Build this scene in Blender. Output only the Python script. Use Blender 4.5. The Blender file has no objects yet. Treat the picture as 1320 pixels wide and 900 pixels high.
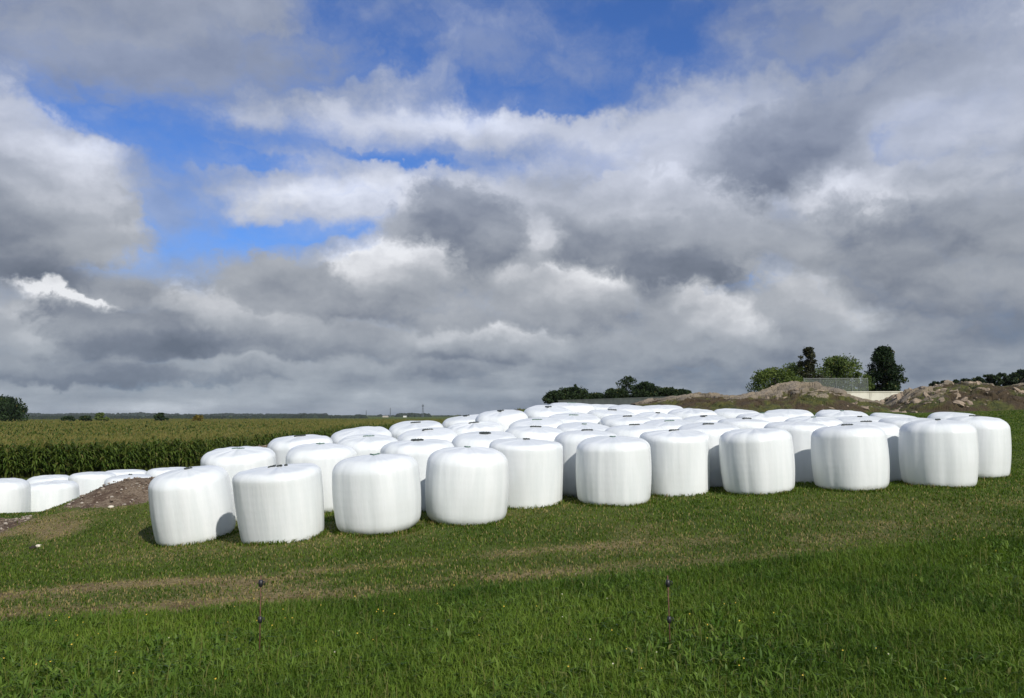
import bpy, math, random
import numpy as np
from mathutils import Vector, Matrix
R = math.radians
rng = np.random.default_rng(7)
random.seed(7)
scene = bpy.context.scene
COL = scene.collection
Z0 = 1.75                                   # camera height

# ------------------------------------------------------------------ camera
F = 1050.0
PITCH = math.atan(85 / F)
cam = bpy.data.cameras.new('camera')
cam.lens = F / 1320 * 36
cam.sensor_width = 36
cam.clip_start = 0.05
cam.clip_end = 20000
cob = bpy.data.objects.new('camera', cam)
cob.location = (0, 0, Z0)
cob.rotation_euler = (R(90) + PITCH, 0, 0)
COL.objects.link(cob)
scene.camera = cob

# ------------------------------------------------------------------ sun and sky
SUN_EL, SUN_AZ = 35.0, 30.0                 # behind the camera, to its right
sd = Vector((math.sin(R(SUN_AZ)) * math.cos(R(SUN_EL)), -math.cos(R(SUN_AZ)) * math.cos(R(SUN_EL)), math.sin(R(SUN_EL))))
sun = bpy.data.lights.new('sun', 'SUN')
sun.energy = 4.0
sun.angle = R(1.0)
sun.color = (1.0, 0.965, 0.90)
so = bpy.data.objects.new('sun', sun)
so.rotation_euler = (-sd).to_track_quat('-Z', 'Y').to_euler()
COL.objects.link(so)

scene.view_settings.view_transform = 'Standard'
scene.view_settings.look = 'None'
scene.view_settings.exposure = 0.0
scene.view_settings.gamma = 1.0
scene.cycles.max_bounces = 6
scene.cycles.use_denoising = True

def s2l(c):
    c = c / 255.0
    return c / 12.92 if c <= 0.04045 else ((c + 0.055) / 1.055) ** 2.4
def rgb(r, g, b): return (s2l(r), s2l(g), s2l(b), 1.0)

class NT:
    """small helper for building node trees"""
    def __init__(s, tree): s.t = tree; s.n = tree.nodes; s.l = tree.links
    def put(s, sock, v):
        if hasattr(v, 'is_output'): s.l.new(v, sock)
        elif v is not None: sock.default_value = v
    def math(s, op, a, b=None, c=None, clamp=False):
        n = s.n.new('ShaderNodeMath'); n.operation = op; n.use_clamp = clamp
        s.put(n.inputs[0], a)
        if b is not None: s.put(n.inputs[1], b)
        if c is not None: s.put(n.inputs[2], c)
        return n.outputs[0]
    def vmath(s, op, a, b=None):
        n = s.n.new('ShaderNodeVectorMath'); n.operation = op
        s.put(n.inputs[0], a)
        if b is not None: s.put(n.inputs[3 if op == 'SCALE' else 1], b)
        return n.outputs[0]
    def comb(s, x, y, z):
        n = s.n.new('ShaderNodeCombineXYZ')
        for i, v in enumerate((x, y, z)): s.put(n.inputs[i], v)
        return n.outputs[0]
    def sep(s, v):
        n = s.n.new('ShaderNodeSeparateXYZ'); s.put(n.inputs[0], v); return n.outputs
    def noise(s, vec, scale, detail=4, rough=0.5, dist=0.0, lac=2.0):
        n = s.n.new('ShaderNodeTexNoise'); s.put(n.inputs['Vector'], vec)
        n.inputs['Scale'].default_value = scale; n.inputs['Detail'].default_value = detail
        n.inputs['Roughness'].default_value = rough; n.inputs['Distortion'].default_value = dist
        n.inputs['Lacunarity'].default_value = lac
        return n.outputs
    def mix(s, fac, a, b, typ='RGBA', blend='MIX'):
        n = s.n.new('ShaderNodeMix'); n.data_type = typ
        if typ == 'RGBA': n.blend_type = blend
        i = {'FLOAT': (0, 2, 3, 0), 'VECTOR': (0, 4, 5, 1), 'RGBA': (0, 6, 7, 2)}[typ]
        s.put(n.inputs[i[0]], fac); s.put(n.inputs[i[1]], a); s.put(n.inputs[i[2]], b)
        return n.outputs[i[3]]
    def ramp(s, fac, stops, interp='LINEAR'):
        n = s.n.new('ShaderNodeValToRGB'); s.put(n.inputs[0], fac)
        cr = n.color_ramp; cr.interpolation = interp
        while len(cr.elements) < len(stops): cr.elements.new(0.5)
        for e, (p, c) in zip(cr.elements, stops): e.position = p
        for e, (p, c) in zip(cr.elements, stops): e.color = c
        return n.outputs[0]
    def mr(s, v, a, b, c=0.0, d=1.0, smooth=True):
        n = s.n.new('ShaderNodeMapRange'); n.interpolation_type = 'SMOOTHSTEP' if smooth else 'LINEAR'
        for i, x in enumerate((v, a, b, c, d)): s.put(n.inputs[i], x)
        return n.outputs[0]
    def attr(s, name):
        n = s.n.new('ShaderNodeAttribute'); n.attribute_name = name; return n.outputs
    def bump(s, h, dist, strength=1.0, normal=None):
        n = s.n.new('ShaderNodeBump'); s.put(n.inputs['Height'], h)
        n.inputs['Distance'].default_value = dist; n.inputs['Strength'].default_value = strength
        if normal is not None: s.put(n.inputs['Normal'], normal)
        return n.outputs[0]

world = bpy.data.worlds.new('World')
scene.world = world
world.use_nodes = True
w = NT(world.node_tree)
for n in list(w.n): w.n.remove(n)
STR = 0.1
sky = w.n.new('ShaderNodeTexSky')
sky.sky_type = 'NISHITA'; sky.sun_disc = False
sky.sun_elevation = R(SUN_EL); sky.sun_rotation = R(180 - SUN_AZ)
sky.air_density = 1.0; sky.dust_density = 0.4; sky.ozone_density = 2.5
tc = w.n.new('ShaderNodeTexCoord').outputs['Generated']
dx, dy, dz = w.sep(tc)
az = w.math('ARCTAN2', dx, dy)
el = w.math('ARCSINE', dz)
pos = w.comb(az, el, 0.0)
plane = w.comb(w.math('DIVIDE', dx, w.math('ADD', w.math('MAXIMUM', dz, 0.0), 0.10)),
               w.math('DIVIDE', dy, w.math('ADD', w.math('MAXIMUM', dz, 0.0), 0.10)), 0.0)
# warp the cloud map so that its edges billow
wn = w.noise(pos, 5.0, 6, 0.62)[1]
wn2 = w.noise(pos, 22.0, 4, 0.6)[1]
sx, sy, sz = w.sep(wn); tx, ty, tz = w.sep(wn2)
elq = w.math('MULTIPLY', w.math('MAXIMUM', el, 0.02), 2.6, clamp=True)
warp_a = w.math('MULTIPLY_ADD', sx, 0.20, w.math('MULTIPLY_ADD', tx, 0.045, -0.1225))
warp_e = w.math('MULTIPLY', w.math('MULTIPLY_ADD', sy, 0.15, w.math('MULTIPLY_ADD', ty, 0.05, -0.10)), elq)
azw = w.math('ADD', az, warp_a)
elw = w.math('ADD', el, warp_e)
# cloud cover and brightness by elevation band: (elevation in degrees, [(cover, brightness) x 13 from azimuth -34 to +34 deg])
ROWS = [
 (0.3,  '1 .55|1 .55|1 .5|1 .48|1 .46|1 .42|1 .38|1 .35|1 .33|1 .32|1 .3|1 .3|1 .3'),
 (1.4,  '1 .42|1 .48|1 .42|1 .5|1 .46|1 .44|1 .36|1 .32|1 .3|1 .32|1 .3|1 .3|1 .28'),
 (3.0,  '1 .22|1 .2|1 .34|1 .3|1 .36|1 .25|1 .34|1 .28|1 .3|1 .3|1 .27|1 .26|1 .24'),
 (5.1,  '1 .46|1 .2|1 .28|1 .26|1 .32|1 .28|1 .42|1 .36|1 .42|1 .32|1 .34|1 .28|1 .24'),
 (7.3,  '.95 .6|1 .55|.9 .25|1 .45|1 .5|1 .5|1 .34|1 .48|1 .42|1 .48|1 .34|1 .28|1 .3'),
 (9.5,  '.95 .2|.5 .6|.65 .35|1 .4|1 .55|1 .65|1 .5|1 .6|1 .42|1 .5|1 .42|1 .3|1 .3'),
 (11.6, '1 .26|.8 .35|.3 .5|.3 .55|.7 .6|1 .4|1 .26|1 .3|1 .16|1 .3|1 .58|1 .36|1 .24'),
 (13.7, '1 .44|.95 .55|.5 .5|.9 .75|.6 .75|.95 .36|1 .32|1 .3|1 .24|1 .34|1 .62|1 .58|1 .38'),
 (15.8, '1 .66|.9 .55|.5 .45|.7 .65|.9 .72|1 .78|1 .6|.9 .5|1 .5|1 .22|1 .5|1 .75|1 .5'),
 (17.9, '1 .8|.55 .6|.25 .5|.35 .5|.7 .66|.5 .6|.6 .66|.75 .66|1 .6|1 .32|1 .3|.8 .55|.95 .62'),
 (19.9, '.7 .65|.05 .4|.35 .5|.85 .6|1 .76|1 .84|1 .76|1 .7|1 .7|1 .5|1 .32|1 .36|1 .62'),
 (21.9, '.8 .34|.7 .36|.6 .36|.65 .5|.75 .62|.6 .6|.15 .5|.3 .5|.75 .64|.85 .58|.95 .42|.9 .36|.9 .58'),
 (23.9, '.9 .36|.95 .36|.9 .36|.3 .4|.25 .5|.5 .6|.3 .5|.05 .5|.3 .5|.55 .48|.6 .42|.75 .46|.85 .6'),
 (25.9, '.8 .36|1 .4|1 .4|1 .42|.25 .5|.35 .62|.4 .56|.05 .5|.05 .5|.55 .38|.8 .36|.85 .34|.6 .46'),
 (28.5, '.5 .32|.85 .38|.95 .38|.95 .42|.35 .48|.3 .5|.35 .5|.1 .5|.05 .5|.5 .36|.85 .32|.85 .3|.75 .35'),
 (45.0, '.8 .4|.8 .4|.5 .45|.5 .45|.6 .5|.5 .5|.5 .5|.6 .5|.5 .5|.5 .36|.65 .4|.8 .4|.8 .4'),
]
fac = w.math('MULTIPLY_ADD', azw, 1 / (2 * R(36.0)), 0.5, clamp=True)
prev = None; pe = None
for e_, txt in ROWS:
    vals = [tuple(map(float, q.split())) for q in txt.split('|')]
    stops = []
    for i, (c_, b_) in enumerate(vals):
        a_ = math.degrees(math.atan((i * 110 - 660) / F))
        stops.append((0.5 + a_ / 72.0, (c_, b_, 0, 1)))
    r_ = w.ramp(fac, stops, 'EASE')
    if prev is None: prev = r_
    else: prev = w.mix(w.mr(elw, R(pe), R(e_)), prev, r_)
    pe = e_
sc = w.n.new('ShaderNodeSeparateColor'); w.l.new(prev, sc.inputs[0])
cover, bright = sc.outputs[0], sc.outputs[1]
def blob(a_px, y_px, rx, ry, rot=0.0):
    """soft spot round one direction of the sky"""
    a0 = math.atan((a_px - 660) / F); e0 = math.atan((450 - y_px) / F * math.cos(a0)) + PITCH * math.cos(a0)
    v = w.comb(w.math('SUBTRACT', azw, a0), w.math('SUBTRACT', elw, e0), 0.0)
    m = w.n.new('ShaderNodeVectorRotate'); m.rotation_type = 'Z_AXIS'; w.l.new(v, m.inputs[0]); m.inputs['Angle'].default_value = rot
    q = w.vmath('MULTIPLY', m.outputs[0], (F / rx, F / ry, 0))
    ln = w.n.new('ShaderNodeVectorMath'); ln.operation = 'LENGTH'; w.l.new(q, ln.inputs[0])
    return w.mr(ln.outputs['Value'], 1.0, 0.0)
def puff(a_px, y_px, rx, ry, rot=0.0, soft=.25, rag=1.0):
    """ragged edged cloud patch"""
    a0 = math.atan((a_px - 660) / F); e0 = math.atan((450 - y_px) / F * math.cos(a0)) + PITCH * math.cos(a0)
    v = w.comb(w.math('SUBTRACT', w.math('MULTIPLY_ADD', tx, .05, w.math('MULTIPLY_ADD', sx, .05, azs)), a0), w.math('SUBTRACT', w.math('MULTIPLY_ADD', ty, .04, els), e0), 0.0)
    m = w.n.new('ShaderNodeVectorRotate'); m.rotation_type = 'Z_AXIS'; w.l.new(v, m.inputs[0]); m.inputs['Angle'].default_value = rot
    q = w.vmath('MULTIPLY', m.outputs[0], (F / rx, F / ry, 0))
    ln = w.n.new('ShaderNodeVectorMath'); ln.operation = 'LENGTH'; w.l.new(q, ln.inputs[0])
    return w.mr(w.math('MULTIPLY_ADD', w.math('SUBTRACT', n3, .5), rag, ln.outputs['Value']), 1.0, 1.0 - soft), w.sep(q)[1]
azs = w.math('SUBTRACT', az, .05); els = w.math('SUBTRACT', el, .02)
n3 = w.noise(w.vmath('ADD', w.vmath('MULTIPLY', pos, (1, 1.5, 1)), w.vmath('SCALE', wn, 0.22)), 16.0, 7, 0.6)[0]
def add(base, b, k): return w.math('MULTIPLY_ADD', b, k, base)
for (bx, by, rx, ry, ro, kc, kb) in [
    (35, 395, 60, 20, 0.2, .4, 0.35), (690, 300, 50, 60, .3, 0.1, .45), (500, 340, 60, 40, 0, .2, .3),
    (385, 302, 120, 16, -0.05, -.9, 0.1), (130, 170, 130, 28, 0.25, -.7, 0), (300, 212, 110, 16, .15, -.6, 0),
    (500, 207, 130, 10, 0.05, -.7, 0), (690, 130, 120, 22, 0.15, -.6, 0), (1200, 192, 60, 26, .3, -.55, .1), (965, 355, 60, 30, -.2, -.35, .2),
    (350, 85, 70, 26, .3, -.6, 0), (500, 60, 60, 40, 0, -.5, 0), (600, 315, 120, 75, 0, .3, -.2), (860, 322, 200, 45, -.05, .2, -.2),
    (1020, 200, 180, 70, -0.35, .2, -.2), (1180, 300, 90, 60, .5, 0, -.15), (1120, 250, 110, 50, -.1, .2, .25), (840, 240, 60, 50, 0, .2, .2),
    (60, 345, 170, 40, .2, .3, -.25), (170, 310, 50, 60, 0, 0, .1), (640, 450, 120, 26, 0, 0, -.2), (640, 505, 130, 12, 0, 0, .16),
    (600, 440, 60, 22, 0, 0, .22), (930, 410, 70, 30, -.3, 0, .28), (1030, 380, 60, 40, -.6, 0, .2), (260, 465, 80, 16, 0, 0, .25), (100, 480, 150, 18, 0, 0, -.15)]:
    b_ = blob(bx, by, rx, ry, ro)
    if kc: cover = add(cover, b_, kc)
    if kb: bright = add(bright, b_, kb)
# billows: noise lit from above, finer and flatter towards the horizon
pw = w.vmath('ADD', w.vmath('MULTIPLY', pos, (1.0, 1.9, 1.0)), w.vmath('SCALE', wn2, 0.05))
n1 = w.noise(pw, 7.0, 8, 0.48)[0]
n1u = w.noise(w.vmath('ADD', pw, (-0.006, 0.035, 0)), 7.0, 8, 0.48)[0]
n2 = w.noise(w.vmath('MULTIPLY', pos, (1.0, 5.5, 1.0)), 6.0, 6, 0.55)[0]
low = w.mr(el, R(1.0), R(7.0), 1.0, 0.0)
relief = w.math('SUBTRACT', n1, n1u)
cov = w.math('ADD', cover, w.math('MULTIPLY_ADD', n3, 0.62, w.math('MULTIPLY_ADD', n1, 0.35, -0.485)))
cov = w.mr(cov, 0.10, 1.02)
bright = w.math('MULTIPLY_ADD', w.math('SUBTRACT', bright, 0.40), 0.95, 0.42)
br = w.math('ADD', bright, w.math('MULTIPLY', relief, w.mr(el, R(10), R(24), 1.0, .45)))
br = w.math('ADD', br, w.math('MULTIPLY_ADD', n3, 0.26, -0.13))
br = w.math('ADD', br, w.math('MULTIPLY', w.math('SUBTRACT', n2, 0.5), w.math('MULTIPLY_ADD', low, 0.80, 0.05)))
# single clouds in front of one another: (bearing, height, half sizes, tilt, softness, raggedness, cover, brightness at top, at base)
for (bx, by, rx, ry, ro, sf, rg, kc, bt, bb) in [
    (560, 170, 320, 40, -.02, .9, .9, .92, .98, .74), (430, 262, 200, 42, -.06, .7, .9, .92, .96, .76), (640, 255, 110, 34, .2, .8, 1.2, .75, .80, .66),
    (180, 65, 330, 80, -.05, .7, 1.0, .90, .40, .32), (620, 55, 130, 60, .3, 1.0, 1.9, .45, .68, .58), (1110, 40, 190, 60, 0, .9, 1.3, .8, .42, .36),
    (880, 172, 220, 54, -.2, .9, 1.1, .85, .84, .66), (1240, 160, 210, 80, -.2, .9, 1.1, .95, .74, .66), (1010, 190, 170, 62, -.45, .7, 1.4, .9, .38, .24),
    (1110, 262, 95, 52, .1, .6, 1.2, 1, .94, .66), (1270, 230, 110, 36, -.1, .8, 1.2, .9, .82, .64), (1270, 300, 150, 76, .3, .7, 1.3, 1, .58, .24), (1170, 340, 150, 80, .5, .7, 1.3, 1, .34, .22),
    (60, 260, 135, 110, .55, .45, 1.0, 1, .98, .12), (200, 262, 90, 60, .5, .8, 1.3, .6, .48, .40),
    (840, 300, 190, 98, .12, .35, 1.1, 1, .86, .0), (1010, 330, 90, 60, .3, .6, 1.4, .9, .50, .34), (700, 305, 42, 34, 0, .7, 1.6, .9, .92, .70),
    (600, 300, 100, 72, .25, .4, 1.3, 1, .40, .16), (1040, 390, 110, 46, .5, .6, 1.3, 1, .82, .42), (930, 412, 105, 42, .4, .5, 1.3, 1, .86, .38),
    (725, 385, 135, 58, .05, .4, 1.1, 1, .94, .22), (490, 365, 125, 62, -.15, .4, 1.3, 1, 1.0, .30), (370, 378, 130, 60, .1, .4, 1.4, 1, .50, .30), (260, 405, 70, 44, .3, .5, 1.5, 1, .72, .34),
    (100, 396, 82, 20, .28, .3, 1.6, 1, 1.05, .90), (35, 425, 90, 40, .1, .5, 1.4, 1, .66, .40), (180, 432, 150, 38, .12, .35, 1.3, 1, .26, .20),
    (430, 436, 200, 32, .02, .4, 1.3, 1, .62, .20), (640, 446, 140, 30, .03, .4, 1.3, 1, .78, .20), (880, 455, 170, 26, .06, .5, 1.4, 1, .54, .26),
    (120, 480, 190, 20, .0, .4, 1.4, 1, .34, .12), (330, 474, 120, 18, .0, .5, 1.5, 1, .62, .26), (540, 476, 150, 15, .0, .5, 1.5, 1, .42, .18)]:
    b_, vv = puff(bx, by, rx, ry, ro, sf, rg * .8)
    b_ = w.math('MULTIPLY', b_, kc)
    cov = w.math('MAXIMUM', cov, b_)
    pb = w.math('ADD', w.mr(vv, -.75, .75, bb, bt, smooth=False), w.math('MULTIPLY_ADD', relief, w.mr(el, R(10), R(24), 1.15, .45), w.math('MULTIPLY_ADD', n3, .16, -.055)))
    br = w.mix(b_, br, pb, typ='FLOAT')
cov = w.math('MAXIMUM', cov, w.mr(w.math('ADD', n1, w.math('MULTIPLY', n3, .4)), .58, 1.02, .0, .5))
# clouds: thin parts pick up the blue behind them
def k10(c): return (c[0] / STR, c[1] / STR, c[2] / STR, 1)
cc = w.ramp(br, [(0.0, rgb(104, 113, 128)), (0.2, rgb(124, 132, 146)), (0.4, rgb(152, 158, 168)), (0.6, rgb(171, 176, 184)), (0.8, rgb(200, 203, 209)), (1.0, rgb(234, 236, 240))])
upblue = w.mr(el, R(9), R(20), 0.0, 0.65)
cc = w.mix(upblue, cc, w.mix(1.0, cc, (0.93, 1.0, 1.22, 1), blend='MULTIPLY'))
cc = w.mix(w.mr(el, R(8), R(0), 0.0, 0.9), cc, w.mix(1.0, cc, (0.94, 1.0, 1.03, 1), blend='MULTIPLY'))
cc = w.vmath('SCALE', cc, 1 / STR)
skc = w.vmath('MULTIPLY', sky.outputs[0], (0.50, 0.76, 1.26))
skymix = w.mix(cov, skc, cc)
bg = w.n.new('ShaderNodeBackground'); bg.inputs['Strength'].default_value = STR
w.l.new(skymix, bg.inputs['Color'])
wo = w.n.new('ShaderNodeOutputWorld'); w.l.new(bg.outputs[0], wo.inputs['Surface'])
world.cycles.sampling_method = 'MANUAL'
world.cycles.sample_map_resolution = 512

# ------------------------------------------------------------------ helpers
def tag(o, label=None, cat=None, group=None, kind=None):
    if label: o['label'] = label
    if cat: o['category'] = cat
    if group: o['group'] = group
    if kind: o['kind'] = kind
    return o
def link(name, me, mat=None, parent=None, loc=None):
    o = bpy.data.objects.new(name, me); COL.objects.link(o)
    if mat is not None: me.materials.append(mat)
    if parent is not None: o.parent = parent
    if loc is not None: o.location = loc
    return o
def empty(name, loc, rz=0):
    o = bpy.data.objects.new(name, None); COL.objects.link(o)
    o.location = loc; o.rotation_euler = (0, 0, rz); o.empty_display_size = .3
    return o
def np_mesh(name, V, faces, smooth=False, attrs=None, uv=None):
    """faces: list of (n x k) index arrays"""
    me = bpy.data.meshes.new(name)
    V = np.asarray(V, dtype=np.float32)
    faces = [np.asarray(f, dtype=np.int32) for f in faces if len(f)]
    me.vertices.add(len(V)); me.vertices.foreach_set('co', V.ravel())
    idx = np.concatenate([f.ravel() for f in faces])
    cnt = np.concatenate([np.full(len(f), f.shape[1], dtype=np.int32) for f in faces])
    st = np.concatenate([[0], np.cumsum(cnt)[:-1]]).astype(np.int32)
    me.loops.add(len(idx)); me.loops.foreach_set('vertex_index', idx)
    me.polygons.add(len(cnt)); me.polygons.foreach_set('loop_start', st)
    try: me.polygons.foreach_set('loop_total', cnt)
    except Exception: pass
    me.update(calc_edges=True)
    me.validate()
    if smooth: me.polygons.foreach_set('use_smooth', np.ones(len(cnt), dtype=bool))
    for k, a in (attrs or {}).items():
        a = np.asarray(a, dtype=np.float32)
        if a.ndim == 1:
            at = me.attributes.new(k, 'FLOAT', 'POINT'); at.data.foreach_set('value', a)
        else:
            at = me.attributes.new(k, 'FLOAT_VECTOR', 'POINT'); at.data.foreach_set('vector', a.ravel())
    return me
def grid_faces(nu, nv, wrap=False):
    i = np.arange(nv - 1)[:, None]; j = np.arange(nu if wrap else nu - 1)[None, :]
    a = i * nu + j; b = i * nu + (j + 1) % nu
    return np.stack([a, b, b + nu, a + nu], -1).reshape(-1, 4)
class MB:
    """collects boxes and tubes into one mesh"""
    def __init__(s): s.v = []; s.f = []; s.n = 0
    def _add(s, v, f):
        s.v.extend(v); s.f.extend([[i + s.n for i in q] for q in f]); s.n += len(v)
    def box(s, c, d, rz=0.0):
        cx, cy, cz = c; v = []
        for z in (-1, 1):
            for x, y in ((-1, -1), (1, -1), (1, 1), (-1, 1)):
                X, Y = x * d[0] / 2, y * d[1] / 2
                v.append((cx + X * math.cos(rz) - Y * math.sin(rz), cy + X * math.sin(rz) + Y * math.cos(rz), cz + z * d[2] / 2))
        s._add(v, [[3, 2, 1, 0], [4, 5, 6, 7], [0, 1, 5, 4], [1, 2, 6, 5], [2, 3, 7, 6], [3, 0, 4, 7]])
    def prism(s, pts, y0, y1):
        n = len(pts); v = [(x, y0, z) for x, z in pts] + [(x, y1, z) for x, z in pts]
        s._add(v, [list(range(n)), list(range(2 * n - 1, n - 1, -1))] + [[(i + 1) % n, i, i + n, (i + 1) % n + n] for i in range(n)])
    def tube(s, pts, rad, seg=8, caps=True):
        pts = [Vector(p) for p in pts]
        if not hasattr(rad, '__len__'): rad = [rad] * len(pts)
        v = []
        for i, p in enumerate(pts):
            d = (pts[min(i + 1, len(pts) - 1)] - pts[max(i - 1, 0)]).normalized()
            up = Vector((0, 0, 1)) if abs(d.z) < .9 else Vector((1, 0, 0))
            a = d.cross(up).normalized(); b = d.cross(a)
            for k in range(seg):
                t = 2 * math.pi * k / seg
                v.append(tuple(p + (a * math.cos(t) + b * math.sin(t)) * rad[i]))
        f = []
        for i in range(len(pts) - 1):
            for k in range(seg):
                f.append([i * seg + k, i * seg + (k + 1) % seg, (i + 1) * seg + (k + 1) % seg, (i + 1) * seg + k])
        if caps: f += [list(range(seg))[::-1], [(len(pts) - 1) * seg + k for k in range(seg)]]
        s._add(v, f)
    def lathe(s, prof, c=(0, 0, 0), seg=12):
        v = []
        for r, z in prof:
            for k in range(seg):
                t = 2 * math.pi * k / seg; v.append((c[0] + r * math.cos(t), c[1] + r * math.sin(t), c[2] + z))
        f = [[i * seg + k, i * seg + (k + 1) % seg, (i + 1) * seg + (k + 1) % seg, (i + 1) * seg + k] for i in range(len(prof) - 1) for k in range(seg)]
        f += [list(range(seg))[::-1], [(len(prof) - 1) * seg + k for k in range(seg)]]
        s._add(v, f)
    def build(s, name, mat, parent=None, smooth=False, loc=None):
        me = bpy.data.meshes.new(name); me.from_pydata(s.v, [], s.f); me.update()
        if smooth: me.polygons.foreach_set('use_smooth', np.ones(len(s.f), dtype=bool))
        return link(name, me, mat, parent, loc)

def vnoise(x, y, seed=0, octaves=4, pers=0.5):
    """cheap fractal value noise, roughly -1..1"""
    x = np.asarray(x, float); y = np.asarray(y, float)
    tot = np.zeros(np.broadcast(x, y).shape); amp = 1.0; s = 0.0; fr = 1.0
    def h(i, j, k):
        n = np.sin(i * 127.1 + j * 311.7 + k * 74.7) * 43758.5453
        return n - np.floor(n)
    for o in range(octaves):
        X, Y = x * fr, y * fr; xi, yi = np.floor(X), np.floor(Y); fx, fy = X - xi, Y - yi
        fx = fx * fx * (3 - 2 * fx); fy = fy * fy * (3 - 2 * fy); k = seed * 13.7 + o * 5.1
        v = (h(xi, yi, k) * (1 - fx) + h(xi + 1, yi, k) * fx) * (1 - fy) + (h(xi, yi + 1, k) * (1 - fx) + h(xi + 1, yi + 1, k) * fx) * fy
        tot += amp * (v * 2 - 1); s += amp; amp *= pers; fr *= 2.03
    return tot / s
def sst(a, b, x):
    t = np.clip((x - a) / (b - a), 0, 1); return t * t * (3 - 2 * t)

def material(name):
    m = bpy.data.materials.new(name); m.use_nodes = True
    t = NT(m.node_tree); p = t.n['Principled BSDF']
    return m, t, p
def simple(name, col, rough=.7, metal=0.0, var=0.15, scale=8.0, bumpd=0.0):
    m, t, p = material(name)
    co = t.n.new('ShaderNodeTexCoord').outputs['Object']
    n = t.noise(co, scale, 5, .6)[0]
    c = t.mix(t.mr(n, .3, .7), tuple(q * (1 - var) for q in col[:3]) + (1,), tuple(min(1, q * (1 + var)) for q in col[:3]) + (1,))
    t.put(p.inputs['Base Color'], c); p.inputs['Roughness'].default_value = rough; p.inputs['Metallic'].default_value = metal
    if bumpd: t.put(p.inputs['Normal'], t.bump(n, bumpd))
    return m

# ------------------------------------------------------------------ terrain
# bales: key, x, y, pixel width, height of the top relative to the eye
BALES = {
'F1': (-4.90, 12.48, 1.25, -0.76), 'F2': (-3.29, 11.48, 1.26, -0.67), 'F3': (-1.92, 11.57, 1.25, -0.55), 'F4': (-0.67, 12.17, 1.25, -0.47),
'F5': (0.23, 13.67, 1.25, -0.39), 'F6': (1.68, 13.43, 1.25, -0.34), 'F7': (2.88, 14.44, 1.22, -0.26), 'F8': (4.21, 13.99, 1.25, -0.22),
'F9': (5.79, 13.93, 1.25, -0.17), 'F10': (7.46, 14.25, 1.25, -0.07), 'F11': (9.13, 16.06, 1.25, -0.02),
'S1': (-4.64, 13.84, 1.25, -0.52), 'S2': (-3.32, 14.21, 1.22, -0.48), 'S3': (-3.99, 15.41, 1.25, -0.36), 'S4': (-3.05, 16.52, 1.25, -0.23),
'S5': (-2.69, 15.31, 1.22, -0.35), 'S6': (-1.58, 13.62, 1.25, -0.40), 'S7': (-2.02, 17.39, 1.25, -0.12), 'S8': (-1.64, 15.98, 1.22, -0.24),
'S9': (-0.49, 14.71, 1.22, -0.29), 'S10': (-1.01, 19.09, 1.25, 0.02), 'S11': (-0.75, 16.85, 1.25, -0.13), 'S12': (-0.21, 18.14, 1.22, 0.12),
'S13': (0.53, 17.14, 1.20, -0.05), 'S14': (0.44, 15.54, 1.22, -0.21), 'S15': (0.86, 19.30, 1.25, 0.24), 'S16': (1.47, 20.41, 1.25, 0.31),
'S17': (1.37, 18.14, 1.22, 0.05), 'S18': (1.48, 16.39, 1.20, -0.14), 'S19': (1.37, 14.65, 1.22, -0.26), 'S20': (2.38, 21.47, 1.25, 0.28),
'S21': (2.35, 19.26, 1.20, 0.13), 'S22': (2.50, 17.62, 1.22, 0.01), 'S23': (2.95, 20.36, 1.25, 0.26), 'S24': (3.88, 21.20, 1.25, 0.26),
'S25': (2.34, 15.55, 1.20, -0.16), 'S26': (3.32, 18.57, 1.20, 0.07), 'S27': (3.22, 16.58, 1.22, -0.08), 'S28': (4.37, 19.77, 1.25, 0.17),
'S29': (4.20, 17.70, 1.22, 0.00), 'S30': (3.71, 15.36, 1.22, -0.13), 'S31': (5.60, 20.31, 1.25, 0.16), 'S32': (5.64, 18.31, 1.22, 0.05),
'S33': (4.76, 16.56, 1.22, -0.06), 'S34': (6.86, 20.22, 1.24, 0.14), 'S36': (5.43, 15.51, 1.22, -0.12), 'S37': (6.39, 17.28, 1.22, -0.02),
'S38': (7.92, 19.55, 1.25, 0.13), 'S39': (7.82, 18.29, 1.22, -0.02), 'S40': (6.82, 15.58, 1.22, -0.12), 'S41': (9.43, 20.13, 1.25, 0.06),
'S42': (8.37, 17.16, 1.25, -0.05), 'S43': (10.93, 20.17, 1.25, 0.08),
'L1': (-12.08, 19.22, 1.2, -1.46), 'L2': (-11.48, 20.28, 1.2, -1.60), 'L3': (-13.01, 22.88, 1.25, -1.66), 'L4': (-11.49, 22.29, 1.22, -1.53),
'L5': (-9.73, 20.71, 1.2, -1.48), 'L6': (-11.18, 23.52, 1.2, -1.55), 'L7': (-9.72, 22.98, 1.2, -1.45)}
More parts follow.
